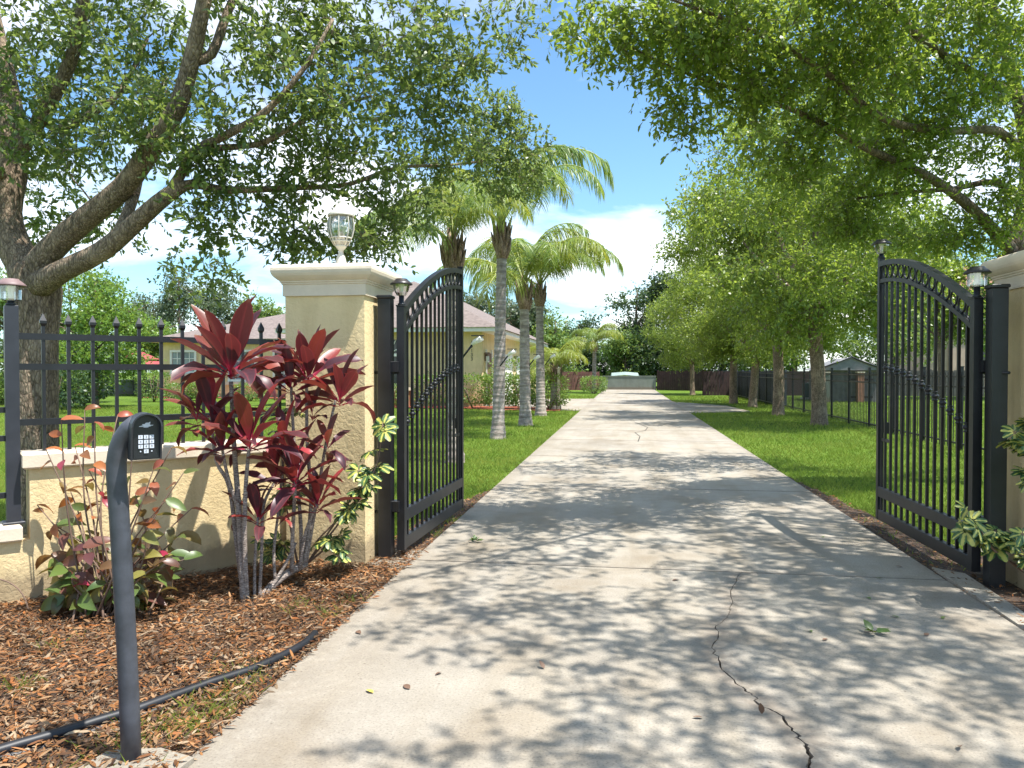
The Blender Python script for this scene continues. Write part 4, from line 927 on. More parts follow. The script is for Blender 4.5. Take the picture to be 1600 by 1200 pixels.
bg_tree('pine_tree', 'small rounded treetop above the house roof left of the pillar', gd(408, 66), 8.4, 3.0, 67, 'hedge', 330, .14, .35, .26)
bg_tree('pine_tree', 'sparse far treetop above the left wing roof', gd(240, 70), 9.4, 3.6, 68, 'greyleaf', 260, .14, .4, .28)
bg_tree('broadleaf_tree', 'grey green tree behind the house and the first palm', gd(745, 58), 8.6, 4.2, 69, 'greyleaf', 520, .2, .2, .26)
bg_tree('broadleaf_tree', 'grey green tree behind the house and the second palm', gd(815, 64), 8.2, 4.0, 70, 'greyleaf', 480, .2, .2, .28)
bg_tree('broadleaf_tree', 'lush green tree right of the house roof', gd(868, 62), 6.4, 3.2, 71, 'hedge', 480, .2, .1, .26)
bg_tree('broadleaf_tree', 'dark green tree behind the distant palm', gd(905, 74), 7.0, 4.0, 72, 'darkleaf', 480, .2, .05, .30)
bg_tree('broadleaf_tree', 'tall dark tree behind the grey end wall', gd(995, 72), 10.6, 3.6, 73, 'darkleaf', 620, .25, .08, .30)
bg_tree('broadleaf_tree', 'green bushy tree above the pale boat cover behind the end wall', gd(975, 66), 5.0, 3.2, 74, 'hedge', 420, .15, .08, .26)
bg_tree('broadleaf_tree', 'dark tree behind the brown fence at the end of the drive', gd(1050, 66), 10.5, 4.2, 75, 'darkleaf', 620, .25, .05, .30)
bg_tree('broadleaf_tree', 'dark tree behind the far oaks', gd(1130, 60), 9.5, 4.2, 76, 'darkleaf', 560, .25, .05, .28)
bg_tree('broadleaf_tree', 'green neighbouring tree seen through the right fence', gd(1240, 52), 8.5, 4.2, 77, 'hedge', 560, .25, .22, .25)
bg_tree('broadleaf_tree', 'green neighbouring tree behind the right gate leaf', gd(1400, 52), 10.0, 5.0, 78, 'hedge', 720, .22, .26, .2)
bg_tree('broadleaf_tree', 'green neighbouring tree in front of the rose coloured house', gd(1470, 40), 8.0, 2.6, 79, 'oakleaf2', 420, .12, .45, .18)
bg_tree('broadleaf_tree', 'tall green neighbouring tree right of the gate', gd(1590, 40), 10.0, 4.0, 80, 'hedge', 620, .22, .3, .22)
bg_tree('broadleaf_tree', 'dark tree far behind the left oak', gd(-40, 44), 7.5, 4.0, 81, 'darkleaf', 420, .22, .05, .25)

# ------------------------------------------------------------------ palms
def frond_mesh(L, e0, bend, seed, m, leaflen=.86, droop=1.2):
    """Rachis arches in local +X/Z; leaflets hang from both sides."""
    r = np.random.default_rng(seed); n = 18; pts = []; p = np.array([0., 0, 0]); e = e0
    for i in range(n + 1):
        pts.append(p.copy()); p = p + np.array([math.cos(e), 0, math.sin(e)]) * L / n; e -= bend / n * (0.12 + 1.8 * i / n)
    pts = np.array(pts); mb = MB(); mb.tube([Vector(q) for q in pts], [.026 * (1 - .85 * i / n) + .003 for i in range(n + 1)], 5)
    nl = 100; V = []; F = []
    for sgn in (-1, 1):
        for k in range(nl):
            f = .2 + .8 * k / (nl - 1); x = f * n; i = min(n - 1, int(x)); q = pts[i] + (pts[i + 1] - pts[i]) * (x - i); t = nrm(pts[min(n, i + 1)] - pts[max(0, i - 1)])
            l = leaflen * (math.sin(math.pi * (.18 + .74 * f)) ** .6) * r.uniform(.8, 1.12)
            d = nrm(np.array([0, sgn, 0]) * r.uniform(.45, .9) + t * r.uniform(.25, .6) + np.array([0, 0, r.uniform(-.2, .35)]))
            w = .0105 * r.uniform(.8, 1.3); s = nrm(np.cross(d, [0, 0, 1]) + r.normal(0, .4, 3)); b0 = len(V); pos = q.copy()
            for j in range(5):
                ww = w * (1, 1.1, .9, .6, .05)[j]; V += [pos - s * ww, pos + s * ww]
                if j < 4: F.append((b0 + 2 * j, b0 + 2 * j + 1, b0 + 2 * j + 3, b0 + 2 * j + 2))
                d = nrm(d + np.array([0, 0, -.42 * droop * r.uniform(.6, 1.3)])); pos = pos + d * l / 4
    off = len(mb.v); nq = len(mb.f); mb.add(V, F); me = mb.mesh('frond'); me.materials.append(M['rachis']); me.materials.append(M[m])
    idx = np.zeros(len(me.polygons), dtype=np.int32); idx[nq:] = 1; me.polygons.foreach_set('material_index', idx); return me
FR = {m: [frond_mesh(3.2, 1.2, 2.75, 1, m), frond_mesh(3.3, .95, 2.55, 2, m), frond_mesh(3.0, 1.42, 2.4, 3, m), frond_mesh(3.0, .65, 2.2, 4, m), frond_mesh(2.7, .3, 1.75, 5, m)] for m in ('palmleaf', 'palmleaf2')}
def palm(base, h, label, tr=.15, fs=1.0, seed=0, nf=15, husk=.75, yellow=.25, extra=()):
    r = random.Random(seed); t = empty('queen_palm', (base[0], base[1], GZ), 0, label, 'palm', 'palms along the left lawn')
    prof = []; z = -.03; lean = (r.uniform(-.02, .02), r.uniform(-.02, .02))
    while z < h:
        f = max(0, z / h); rr_ = tr * (1.32 - .32 * min(1, z / .4)) * (1 - .22 * f)
        prof += [(rr_ * r.uniform(.97, 1.03), z), (rr_ * r.uniform(1.0, 1.06), z + .05), (rr_ * .95, z + .062)]; z += r.uniform(.085, .15)
    b = MB(); n = 16; V = []
    for (rr_, z) in prof: V += [(lean[0] * z + rr_ * math.cos(2 * math.pi * k / n) * r.uniform(.985, 1.015), lean[1] * z + rr_ * math.sin(2 * math.pi * k / n), z) for k in range(n)]
    b.add(V, [(q * n + k, q * n + (k + 1) % n, q * n + n + (k + 1) % n, q * n + n + k) for q in range(len(prof) - 1) for k in range(n)], True); b.build('trunk', M['palmbark'], t)
    cx, cy = lean[0] * h, lean[1] * h
    b = MB(); b.lathe((cx, cy, h - .05), [(tr * .78, 0), (tr * 1.05, husk * .25), (tr * 1.0, husk * .55), (tr * .6, husk * .85), (tr * .3, husk * 1.1)], 14)
    for k in range(16):
        a = 2.4 * k; z0 = h + husk * (.05 + .04 * k); b.tube([(cx + tr * .7 * math.cos(a), cy + tr * .7 * math.sin(a), z0 - .1), (cx + tr * 1.15 * math.cos(a), cy + tr * 1.15 * math.sin(a), z0 + .12), (cx + tr * (1.3 + .5 * r.random()) * math.cos(a), cy + tr * 1.5 * math.sin(a), z0 + .38)], [.035, .05, .012], 5)
    b.build('husk', M['husk'], t)
    for k in range(nf):
        a = 2.399 * k + r.uniform(-.25, .25); v = (2, 0, 1, 0, 3, 1, 0, 4)[k % 8]; mset = 'palmleaf2' if r.random() < yellow else 'palmleaf'
        o = link(bpy.data.objects.new('frond', FR[mset][v]), t); s_ = fs * r.uniform(.85, 1.08)
        o.location = (cx, cy, h + husk * .82); o.rotation_euler = (r.uniform(-.15, .15), 0, a); o.scale = (s_, s_, s_)
    for (a, v, s_, ms) in extra:
        o = link(bpy.data.objects.new('frond', FR[ms][v]), t); o.location = (cx, cy, h + husk * .82); o.rotation_euler = (0, 0, a); o.scale = (s_,) * 3
    return t
p0, p1, p2, p3 = gd(711, 12.6), G(778, 683), G(821, 663), G(845, 648)
palm(p0, 3.15, 'queen palm rising directly behind the left gate leaf', .13, .66, 1, 13, .62, .35)
palm(p1, 4.1, 'tallest queen palm of the row with smooth grey trunk beside the gate', .145, .95, 2, 14, .9, .3, ((.1, 0, 1.12, 'palmleaf'),))
palm(p2, 3.25, 'queen palm between the tallest and the slimmest one with reddish husk', .165, .98, 3, 15, .8, .45)
palm(p3, 3.75, 'slim queen palm with fronds arching over the driveway', .16, 1.0, 4, 15, .75, .15, ((.05, 1, 1.1, 'palmleaf'), (-.1, 0, 1.05, 'palmleaf')))
palm(G(867, 639), 1.15, 'short young palm with yellow green fronds by the hedge', .2, .6, 5, 15, .55, .8)
palm(gd(928, 52), 2.9, 'distant small palm behind the clipped hedge cube', .16, .8, 6, 20, .5, .5)
# spotlights on arms fixed to the palm trunks
def spotlight(px, py, d, label):
    a = P(px, py, d); e = a + Vector((.30, 0, .36)); t = empty('spotlight', a, 0, label, 'spotlight', 'spotlights on the palms'); t.scale = (.8, .8, .8)
    b = MB(); b.tube([Vector((-.08, 0, -.1)), Vector((.16, 0, .21))], .022, 8); b.build('arm', M['black'], t)
    b = MB(); b.tube([Vector((.12, .02, .17)), Vector((.20, -.02, .24)), Vector((.34, -.06, .31))], [.03, .055, .07], 10); b.build('lamp_head', M['white'], t)
    b = MB(); b.box((.25, -.03, .36), (.26, .16, .02), .2); b.build('solar_panel', M['lampcap'], t)
spotlight(728, 552, 12.5, 'white spotlight on a black arm beside the gate, nearest of four')
spotlight(786, 566, 16.6, 'white spotlight on a black arm on the tallest palm')
spotlight(828, 570, 21.0, 'white spotlight on a black arm on the second palm')
spotlight(855, 566, 25.6, 'small white spotlight on a black arm on the slim palm, farthest of four')

# ------------------------------------------------------------------ the house
H = empty('house', (-14, 31, 0), 0, 'yellow stucco house with brown hip roof behind the palms', 'house')
def hp(name, m, *boxes, par=None, bev=0.0):
    b = MB()
    for c, sz in boxes: b.box((c[0] + 14, c[1] - 31, c[2]), sz, bev=bev)
    return b.build(name, M[m], par or H)
hp('wall', 'housewall', ((-10, 41, 1.55), (8.2, 20, 3.2)), ((-20.2, 46, 1.55), (12.2, 12, 3.2)))
hp('fascia', 'white', ((-10, 41, 3.19), (9.5, 21.3, .17)), ((-20.2, 46, 3.185), (13.3, 13.1, .16)))
def hip(b, x0, x1, y0, y1, z, rise):
    w = min(x1 - x0, y1 - y0) / 2
    if x1 - x0 >= y1 - y0: r0, r1 = (x0 + w, (y0 + y1) / 2), (x1 - w, (y0 + y1) / 2)
    else: r0, r1 = ((x0 + x1) / 2, y0 + w), ((x0 + x1) / 2, y1 - w)
    o = lambda p, zz_: (p[0] + 14, p[1] - 31, zz_)
    V = [o((x0, y0), z), o((x1, y0), z), o((x1, y1), z), o((x0, y1), z), o(r0, z + rise), o(r1, z + rise)]
    F = [(0, 1, 5, 4), (2, 3, 4, 5), (1, 2, 5), (3, 0, 4)] if x1 - x0 >= y1 - y0 else [(0, 1, 4), (1, 2, 5, 4), (2, 3, 5), (3, 0, 4, 5)]
    b.add(V, F + [(3, 2, 1, 0)])
b = MB(); hip(b, -14.85, -5.15, 30.25, 51.75, 3.28, 2.5); hip(b, -27.0, -13.5, 39.35, 52.6, 3.27, 2.1); b.build('roof', M['shingle'], H)
b = MB(); hip(b, -17.2, -14.9, 36.8, 40.2, 3.272, .8); b.build('entry_roof', M['shingle'], H)
hp('entry_wall', 'housewall', ((-16, 38.6, 1.55), (1.8, 3.4, 3.2)))
def window(cx, y, z0, z1, wd, m, nx=2, ny=3, sill=True):
    f = hp('window', 'white', ((cx - wd / 2, y - .04, (z0 + z1) / 2), (.12, .12, z1 - z0 + .24)), ((cx + wd / 2, y - .04, (z0 + z1) / 2), (.12, .12, z1 - z0 + .24)), ((cx, y - .041, z0 - .06), (wd - .12, .12, .12)), ((cx, y - .041, z1 + .06), (wd - .12, .12, .12)))
    hp('pane', m, ((cx, y - .012, (z0 + z1) / 2), (wd - .1, .03, z1 - z0)), par=f)
    for k in range(1, nx): hp('muntin', 'white', ((cx - wd / 2 + wd * k / nx, y - .045, (z0 + z1) / 2), (.04, .03, z1 - z0)), par=f)
    for k in range(1, ny): hp('muntin', 'white', ((cx, y - .047, z0 + (z1 - z0) * k / ny), (wd - .12, .028, .04)), par=f)
    if sill: hp('sill', 'cap', ((cx, y - .1, z0 - .22), (wd + .4, .2, .18)), par=f)
window(-25.0, 40, 1.45, 2.55, 1.5, 'paneglass', 4, 3); window(-21.4, 40, 1.0, 2.55, 1.6, 'paneglass', 4, 3); window(-18.9, 40, .8, 2.5, 1.2, 'darkglass', 2, 3)
window(-9.9, 31, .95, 2.1, 1.5, 'darkglass', 2, 2, False)
b = MB(); n = 14; V = [(4.1 + .78 * math.cos(math.pi * k / n), -.03, 2.22 + .62 * math.sin(math.pi * k / n)) for k in range(n + 1)]; V += [(x, .02, z) for x, y, z in V]
b.add(V, [tuple(range(n, -1, -1))] + [(k, k + 1, n + 2 + k, n + 1 + k) for k in range(n)]); b.build('arch_window', M['darkglass'], H)
for a in (.6, 1.2, 1.95, 2.55):
    b = MB(); b.tube([Vector((4.1, -.05, 2.22)), Vector((4.1 + .76 * math.cos(a), -.05, 2.22 + .6 * math.sin(a)))], .025, 5); b.build('muntin', M['white'], H)
hp('planter', 'terracotta', ((-9.9, 30.6, .32), (1.9, .5, .7))); hp('planter_ledge', 'cap', ((-9.9, 30.6, .73), (2.05, .62, .12)))
hp('garage_door', 'white', ((-5.885, 37.0, 1.15), (.05, 4.6, 2.3))); hp('door', 'browntrim', ((-5.882, 32.4, 1.1), (.06, 1.1, 2.3))); hp('door_frame', 'white', ((-5.88, 33.08, 1.15), (.07, .14, 2.5)), ((-5.88, 31.75, 1.15), (.07, .14, 2.5)))
hp('garage_door', 'white', ((-5.885, 43.0, 1.15), (.05, 4.6, 2.3)))
for y in (31.5, 34.3, 40.0):
    s_ = hp('wall_sconce', 'browntrim', ((-5.82, y, 2.05), (.12, .1, .3)), ((-5.78, y, 2.24), (.2, .18, .05))); hp('sconce_glass', 'white', ((-5.77, y, 1.98), (.12, .12, .26)), par=s_)
for i, ch in enumerate('19133'):
    fc = bpy.data.curves.new('digit', 'FONT'); fc.body = ch; fc.size = .2; fc.extrude = .008; fc.align_x = 'CENTER'; fo = bpy.data.objects.new('tmp', fc); col.objects.link(fo)
    me = bpy.data.meshes.new_from_object(fo.evaluated_get(bpy.context.evaluated_depsgraph_get())); bpy.data.objects.remove(fo)
    for v in me.vertices: v.co = Vector((14 - 6.35 + v.co.x, -.012 - v.co.z, 2.62 - .175 * i + v.co.y))
    me.materials.append(M['lampcap']); link(bpy.data.objects.new('house_digit', me), H)

# hedges: clipped shrubs of many small leaves on short stems
def shrub(name, label, base, size, seed, m='hedge', n=1500, leaf=.09, cat='shrub', group=None, stems=4):
    r = np.random.default_rng(seed); t = empty(name, (base[0], base[1], GZ), 0, label, cat, group); sx, sy, sz = size
    b = MB(); rr_ = random.Random(seed)
    for k in range(stems):
        a = rr_.uniform(0, 6.28); b.tube([Vector((.06 * math.cos(a), .06 * math.sin(a), 0)), Vector((sx * .2 * math.cos(a), sy * .2 * math.sin(a), sz * .4)), Vector((sx * .34 * math.cos(a), sy * .34 * math.sin(a), sz * .85))], [.03, .022, .008], 5)
    b.build('stems', M['bark2'], t)
    q = r.uniform(-1, 1, (n, 3)); ex = 4.0; nn = (np.abs(q) ** ex).sum(1) ** (1 / ex); q = q / nn[:, None] * (r.uniform(.35, 1, n) ** .35)[:, None]
    q *= (1 + .10 * np.sin(q[:, [1]] * 7 + seed) * np.cos(q[:, [2]] * 6)); pos = q * np.array([sx / 2, sy / 2, sz * .42]) + np.array([0, 0, sz * .56]) + r.normal(0, .03, (n, 3))
    V, F = scatter(LEAF4, pos, nrm(q + r.normal(0, .6, (n, 3))), nrm(r.normal(0, .6, (n, 3)) + np.array([0, 0, 1])), leaf * r.uniform(.7, 1.3, n), leaf * .55 * r.uniform(.8, 1.2, n))
    o = obj_np('foliage', V, F, M[m], t); o['kind'] = 'stuff'; return t
for i, (x, y, lab) in enumerate(((-9.9, 30.0, 'clipped hedge shrub in front of the arched house window'), (-7.7, 29.9, 'clipped hedge shrub left of the tallest palm trunk'), (-6.0, 29.75, 'clipped hedge shrub right behind the tallest palm trunk'), (-4.9, 29.5, 'clipped hedge shrub between the first and second palm trunks'), (-3.85, 29.3, 'clipped hedge shrub between the second and slim palm trunks'), (-2.95, 29.1, 'clipped hedge shrub beside the short young palm'))):
    shrub('hedge_shrub', lab, (x, y), (1.6 if i else 2.0, 1.0, 1.4 if i else 1.0), 90 + i, n=1700, leaf=.10, group='hedge along the house')
shrub('hedge_shrub', 'taller hedge shrub behind the slim palm', (-4.6, 31.5), (2.2, 1.0, 2.1), 99, n=1800, leaf=.11, group='hedge along the house')
shrub('hedge_cube', 'clipped hedge cube beside the far end of the driveway', gd(928, 50), (1.7, 1.7, 1.15), 101, n=2200, leaf=.10)
for i, (px, d_, lab) in enumerate(((240, 37, 'round green shrub at the corner of the left wing'), (285, 38.5, 'low green shrub under the left wing window'), (315, 38.5, 'low green shrub right of the left wing window'), (390, 38, 'low green shrub near the house entry'))):
    g = gd(px, d_); shrub('house_shrub', lab, g, (1.5, 1.2, 1.5 if i == 0 else .9), 110 + i, n=1300, leaf=.11)
for i, (px, d_, sz, lab) in enumerate(((108, 30, 2.2, 'dark leafy bush under the trees behind the left fence'), (128, 33, 1.9, 'dark bush beside the pale tree trunk'), (80, 27, 1.8, 'dark bush right of the oak trunk'))):
    g = gd(px, d_); shrub('dark_bush', lab, g, (2.2, 1.8, sz), 120 + i, 'darkleaf', 1400, .16)

# ------------------------------------------------------------------ far garden things
def thing_boxes(name, label, cat, base, parts, rz=0.0):
    t = empty(name, base, rz, label, cat)
    for pn, m, *bs in parts: part(pn, M[m], t, *bs)
    return t
ew = G(982, 608)
thing_boxes('end_wall', 'pale grey green rendered wall closing the end of the driveway', 'wall', (.28, 60.2, 0), [('wall_body', 'greywall', ((0, 0, .48), (4.2, .2, 1.1))), ('coping', 'greywall', ((0, 0, 1.06), (4.25, .26, .06)))])
t = empty('covered_boat', (.0, 62.2, 0), 0, 'pale green covered boat showing above the end wall', 'boat')
b = MB(); V = []
for x, hh in ((-1.3, .75), (-1.1, 1.32), (0, 1.4), (1.0, 1.32), (1.25, .8)): V += [(x, -.8, hh - .25), (x, -.4, hh), (x, .4, hh), (x, .8, hh - .25)]
b.add(V, [(4 * k + i, 4 * k + 4 + i, 4 * k + 5 + i, 4 * k + 1 + i) for k in range(4) for i in range(3)] + [(0, 1, 2, 3), (19, 18, 17, 16)]); b.build('cover', M['palegreen'], t)
part('hull', M['white'], t, ((0, 0, .38), (2.3, 1.5, .4))); part('trailer', M['greymetal'], t, ((0, 0, .1), (2.0, .3, .1)))
def board_fence(name, label, p0, p1, h, m, bw=.15, rails=True):
    p0, p1 = Vector(p0), Vector(p1); d = p1 - p0; L = d.length; a = math.atan2(d.y, d.x); t = empty(name, (p0.x, p0.y, GZ), a, label, 'fence')
    n = int(L / bw); me = MB().box((0, 0, h / 2), (bw - .012, .02, h)).mesh('board'); me.materials.append(M[m]); rr_ = random.Random(int(L * 100))
    for k in range(n): o = link(bpy.data.objects.new('board', me), t); o.location = (bw * (k + .5), rr_.uniform(-.006, .006), 0); o.scale = (1, 1, rr_.uniform(.985, 1.015))
    for z in (.3, h - .25): part('rail', M[m], t, ((L / 2, .035, z), (L, .04, .08)))
    for k in range(int(L / 2.4) + 1): part('post', M[m], t, ((min(L, k * 2.4 + .02), .10, h / 2 + .03), (.09, .09, h + .06)))
    return t
board_fence('board_fence', 'red brown board fence left of the end wall', (-5.6, 58.8), (-2.0, 59.9), 1.45, 'brownwood')
board_fence('board_fence', 'dark brown board fence right of the end wall', (2.45, 60.0), (6.3, 58.2), 1.5, 'darkwood')
board_fence('board_fence', 'blue grey board fence behind the far oak trunks', (6.75, 58), (6.75, 34), 1.5, 'bluewood', .2)

# black metal fence along the right boundary
FX, FY0, FY1 = 6.4, 6.4, 45.0
rf = empty('boundary_fence', (FX, FY0, GZ), 0, 'long black metal picket fence along the right boundary of the lawn', 'fence')
pk = MB().box((0, 0, .76), (.014, .014, 1.48)).mesh('picket'); pk.materials.append(M['black'])
ys = np.arange(.1, FY1 - FY0, .132)
for k, y in enumerate(ys[:285]):
    o = link(bpy.data.objects.new('picket', pk), rf); o.location = (0, float(y), 0)
b = MB()
for y in ys[285:]: b.box((0, float(y), .76), (.019, .019, 1.48))
o = b.build('far_pickets', M['black'], rf); o['kind'] = 'stuff'
for z in (.12, 1.22, 1.42): part('rail', M['black'], rf, ((0, (FY1 - FY0) / 2, z), (.028, FY1 - FY0, .034)))
y = 0.0
while y < FY1 - FY0 + .01:
    part('post', M['black'], rf, ((0, y, .8), (.055, .055, 1.6)), ((0, y, 1.61), (.068, .068, .02))); y += 1.85
# neighbours to the right
nh = gd(1316, 38)
t = thing_boxes('neighbour_shed', 'grey gabled outbuilding behind the right fence', 'shed', (nh[0], nh[1], GZ), [('wall', 'greywood', ((0, 0, .78), (2.6, 2.5, 1.56))), ('door', 'greywood', ((.55, -1.27, .65), (1.0, .05, 1.3))), ('door_brace', 'darkwood', ((.55, -1.3, .25), (1.0, .03, .08)), ((.55, -1.3, 1.1), (1.0, .03, .08)))])
b = MB(); b.add([(-1.55, -1.5, 1.55), (0, -1.5, 2.15), (1.55, -1.5, 1.55), (-1.55, 1.5, 1.55), (0, 1.5, 2.15), (1.55, 1.5, 1.55)], [(0, 1, 4, 3), (1, 2, 5, 4), (0, 2, 1), (3, 4, 5), (0, 3, 5, 2)]); b.build('roof', plain('grey_shingle', (.17, .17, .18), .9), t)
b = MB()
for sx in (-1, 1): b.tube([Vector((0, -1.53, 2.19)), Vector((sx * 1.6, -1.53, 1.56))], .05, 4)
b.build('barge_board', M['greymetal'], t)
for i, (px, lab) in enumerate(((1290, 'pale brick gate pier left of the outbuilding'), (1344, 'red brick gate pier right of the outbuilding'))):
    g = gd(px, 36.4); thing_boxes('brick_pier', lab, 'pier', (g[0], g[1], GZ), [('shaft', 'greywall' if i == 0 else 'brick', ((0, 0, .7), (.3, .3, 1.45))), ('cap', 'cap', ((0, 0, 1.45), (.36, .36, .06)))])
g = gd(1265, 40); thing_boxes('ac_unit', 'dark teal air conditioning cabinet seen through the right fence', 'cabinet', (g[0], g[1], GZ), [('body', 'teal', ((0, 0, .5), (.6, .6, .75))), ('base', 'white', ((0, 0, .06), (.75, .75, .1)))])
g = gd(1236, 45); board_fence('board_fence', 'dark screen fence behind the nearest oaks on the neighbouring plot', (g[0] - 5, g[1] + 1), (g[0] + 2.5, g[1] + 1.5), 1.5, 'darkwood', .2)
g = gd(1362, 40); thing_boxes('white_panel', 'white slatted panel behind the right fence near the gate', 'fence', (g[0], g[1], GZ), [('slat', 'white', ((-.5 + .18 * k, 0, .8), (.14, .05, 1.3))) for k in range(6)] + [('rail', 'white', ((0, .05, 1.3), (1.2, .04, .08)))])
hx = gd(1500, 60)
t = thing_boxes('neighbour_house', 'rose beige neighbouring house seen through the right gate', 'house', (hx[0] + 3.4, hx[1] + 4, GZ), [('wall', 'pinkwall', ((0, 0, 1.9), (7, 6, 3.8))), ('pilaster', 'pinkwall', ((-2.2, -3.06, 1.9), (.7, .2, 3.8)), ((.4, -3.06, 1.9), (.7, .2, 3.8))), ('window', 'darkglass', ((-.9, -3.02, 2.1), (1.2, .06, 1.6))), ('fascia', 'white', ((0, 0, 3.85), (7.9, 6.9, .16)))])
b = MB(); b.add([(-4, -3.5, 3.94), (4, -3.5, 3.94), (4, 3.5, 3.94), (-4, 3.5, 3.94), (-.8, 0, 5.9), (.8, 0, 5.9)], [(0, 1, 5, 4), (2, 3, 4, 5), (1, 2, 5), (3, 0, 4), (3, 2, 1, 0)]); b.build('roof', M['brick'], t); t.scale = (1.75, 1.5, 1.75)
board_fence('board_fence', 'weathered grey board fence on the neighbouring lawn behind the right gate', (gd(1385, 46)), (gd(1660, 43)), 1.55, 'greywood', .2)
# left side: pool screen, red canopy, low wall
g = gd(238, 52)
t = thing_boxes('pool_enclosure', 'blue grey roofed pool enclosure left of the house', 'enclosure', (g[0], g[1], GZ), [('post', 'slate', ((x, y, 1.3), (.1, .1, 2.6))) for x in (-1.6, 0, 1.6) for y in (-1.5, 1.5)] + [('rail', 'white', ((0, -1.5, 2.62), (3.4, .14, .12)))])
b = MB(); b.add([(-2, -1.9, 2.69), (2, -1.9, 2.69), (2, 1.9, 2.69), (-2, 1.9, 2.69), (-.5, 0, 3.7), (.5, 0, 3.7)], [(0, 1, 5, 4), (2, 3, 4, 5), (1, 2, 5), (3, 0, 4), (3, 2, 1, 0)]); b.build('roof', M['slate'], t)
g = gd(218, 46); t = empty('red_canopy', (g[0], g[1], GZ), 0, 'red canvas canopy with two tiers in the garden left of the house', 'canopy')
b = MB(); b.sqloft((0, 0, 0), [(1.5, 1.62), (1.5, 1.75), (.75, 2.12), (.72, 2.18)], cap=False); b.build('canopy_cloth', M['redcanvas'], t)
b = MB(); b.sqloft((0, 0, 0), [(.8, 2.2), (.8, 2.24), (.02, 2.75)], cap=False); b.build('canopy_top', M['redcanvas'], t)
for sx in (-1, 1):
    for sy in (-1, 1): part('pole', M['greymetal'], t, ((sx * 1.42, sy * 1.42, .86), (.06, .06, 1.72)))
g = gd(205, 49); thing_boxes('garden_screen', 'low grey block wall far behind the left fence', 'wall', (g[0], g[1], GZ), [('wall_body', 'greywall', ((0, 0, .45), (5.0, .2, .9))), ('coping', 'white', ((0, 0, .93), (5.1, .3, .06)))])
g = gd(868, 33); t = thing_boxes('carport_post', 'thin cream post at the end of the hedge', 'post', (-2.55, 29.2, GZ), [('shaft', 'cap', ((0, 0, .8), (.09, .09, 1.6))), ('post_cap', 'cap', ((0, 0, 1.62), (.14, .14, .05)))])

# ------------------------------------------------------------------ foreground plants
def blade_mesh(name, rows, wprof, L, Wd, bend, fold, mat, petiole=0.0, wave=0.0, twist=0.0, seed=0):
    r = random.Random(seed); V = []; A = []; S = []; e = 0.0; p = Vector((0, 0, 0)); n = rows
    for i in range(n + 1):
        t = i / n; w = wprof(t) * Wd; tw = twist * t
        up = Vector((-math.sin(e), 0, math.cos(e))); wv = wave * math.sin(i * 1.9 + seed) * Wd
        for s_ in (-1, 0, 1):
            V.append(p + Vector((0, 1, 0)) * (s_ * w / 2 * math.cos(tw)) + up * (abs(s_) * fold * w + s_ * (w / 2 * math.sin(tw) + wv * .5))); A.append(t); S.append(abs(s_))
        e -= bend / n * (.3 + 1.4 * t); p = p + Vector((math.cos(e), 0, math.sin(e))) * (L / n)
    F = [(3 * i + k, 3 * i + k + 1, 3 * i + 4 + k, 3 * i + 3 + k) for i in range(n) for k in (0, 1)]
    me = bpy.data.meshes.new(name); me.from_pydata(V, [], F); me.polygons.foreach_set('use_smooth', [True] * len(F))
    for an, dat in (('along', A), ('across', S)):
        at = me.attributes.new(an, 'FLOAT', 'POINT'); at.data.foreach_set('value', dat)
    me.materials.append(mat); me.update(); return me
def frame(pos, d, roll=0.0, scale=1.0, up=None):
    d = d.normalized(); up = Vector(up or (0, 0, 1)); s = up.cross(d)
    if s.length < .05: s = Vector((random.uniform(-1, 1), random.uniform(-1, 1), 0))
    s.normalize(); u = d.cross(s); m_ = Matrix((d, s, u)).transposed().to_4x4()
    return Matrix.Translation(pos) @ m_ @ Matrix.Rotation(roll, 4, 'X') @ Matrix.Scale(scale, 4)
def put(me, name, parent, pos, d, roll, sc, up=None):
    o = link(bpy.data.objects.new(name, me)); o.parent = parent; o.matrix_parent_inverse = Matrix.Translation(-parent.location)
    mt = frame(Vector(pos), Vector(d), roll, sc, up); o.matrix_basis = mt; return o

# red cordyline
tiew = lambda t: .11 if t < .16 else max(.03, math.sin(math.pi * min(1, (.06 + ((t - .16) / .84) ** 1.15 * .94))) ** .75)
TI = [blade_mesh('leaf', 9, tiew, 1.0, .24, bd, .22, M['tie'], wave=wv, twist=tw, seed=i) for i, (bd, wv, tw) in enumerate(((.3, .06, .1), (.65, .1, -.2), (1.05, .12, .3), (.45, .05, -.1), (1.5, .15, .4), (.15, .04, .05), (.9, .16, .5), (.5, .12, -.45), (1.2, .2, -.5), (1.9, .16, .2)))]
cb = G(392, 946); cb.z = -.01
ti = empty('cordyline_plant', cb, 0, 'red leaved cordyline with bare pale stems in front of the left pillar', 'plant')
def tstem(pts, r0, r1):
    b = MB(); q = smooth_limb([(Vector(p), r0 + (r1 - r0) * i / (len(pts) - 1)) for i, p in enumerate(pts)], 4); b.tube([p for p, _ in q], [x for _, x in q], 8)
    o = b.build('stem', M['stem']); o.parent = ti; o.matrix_parent_inverse = Matrix.Translation(-cb); return o
TD = 4.95
def S(*pp): return [P(x, y, d) for x, y, d in pp]
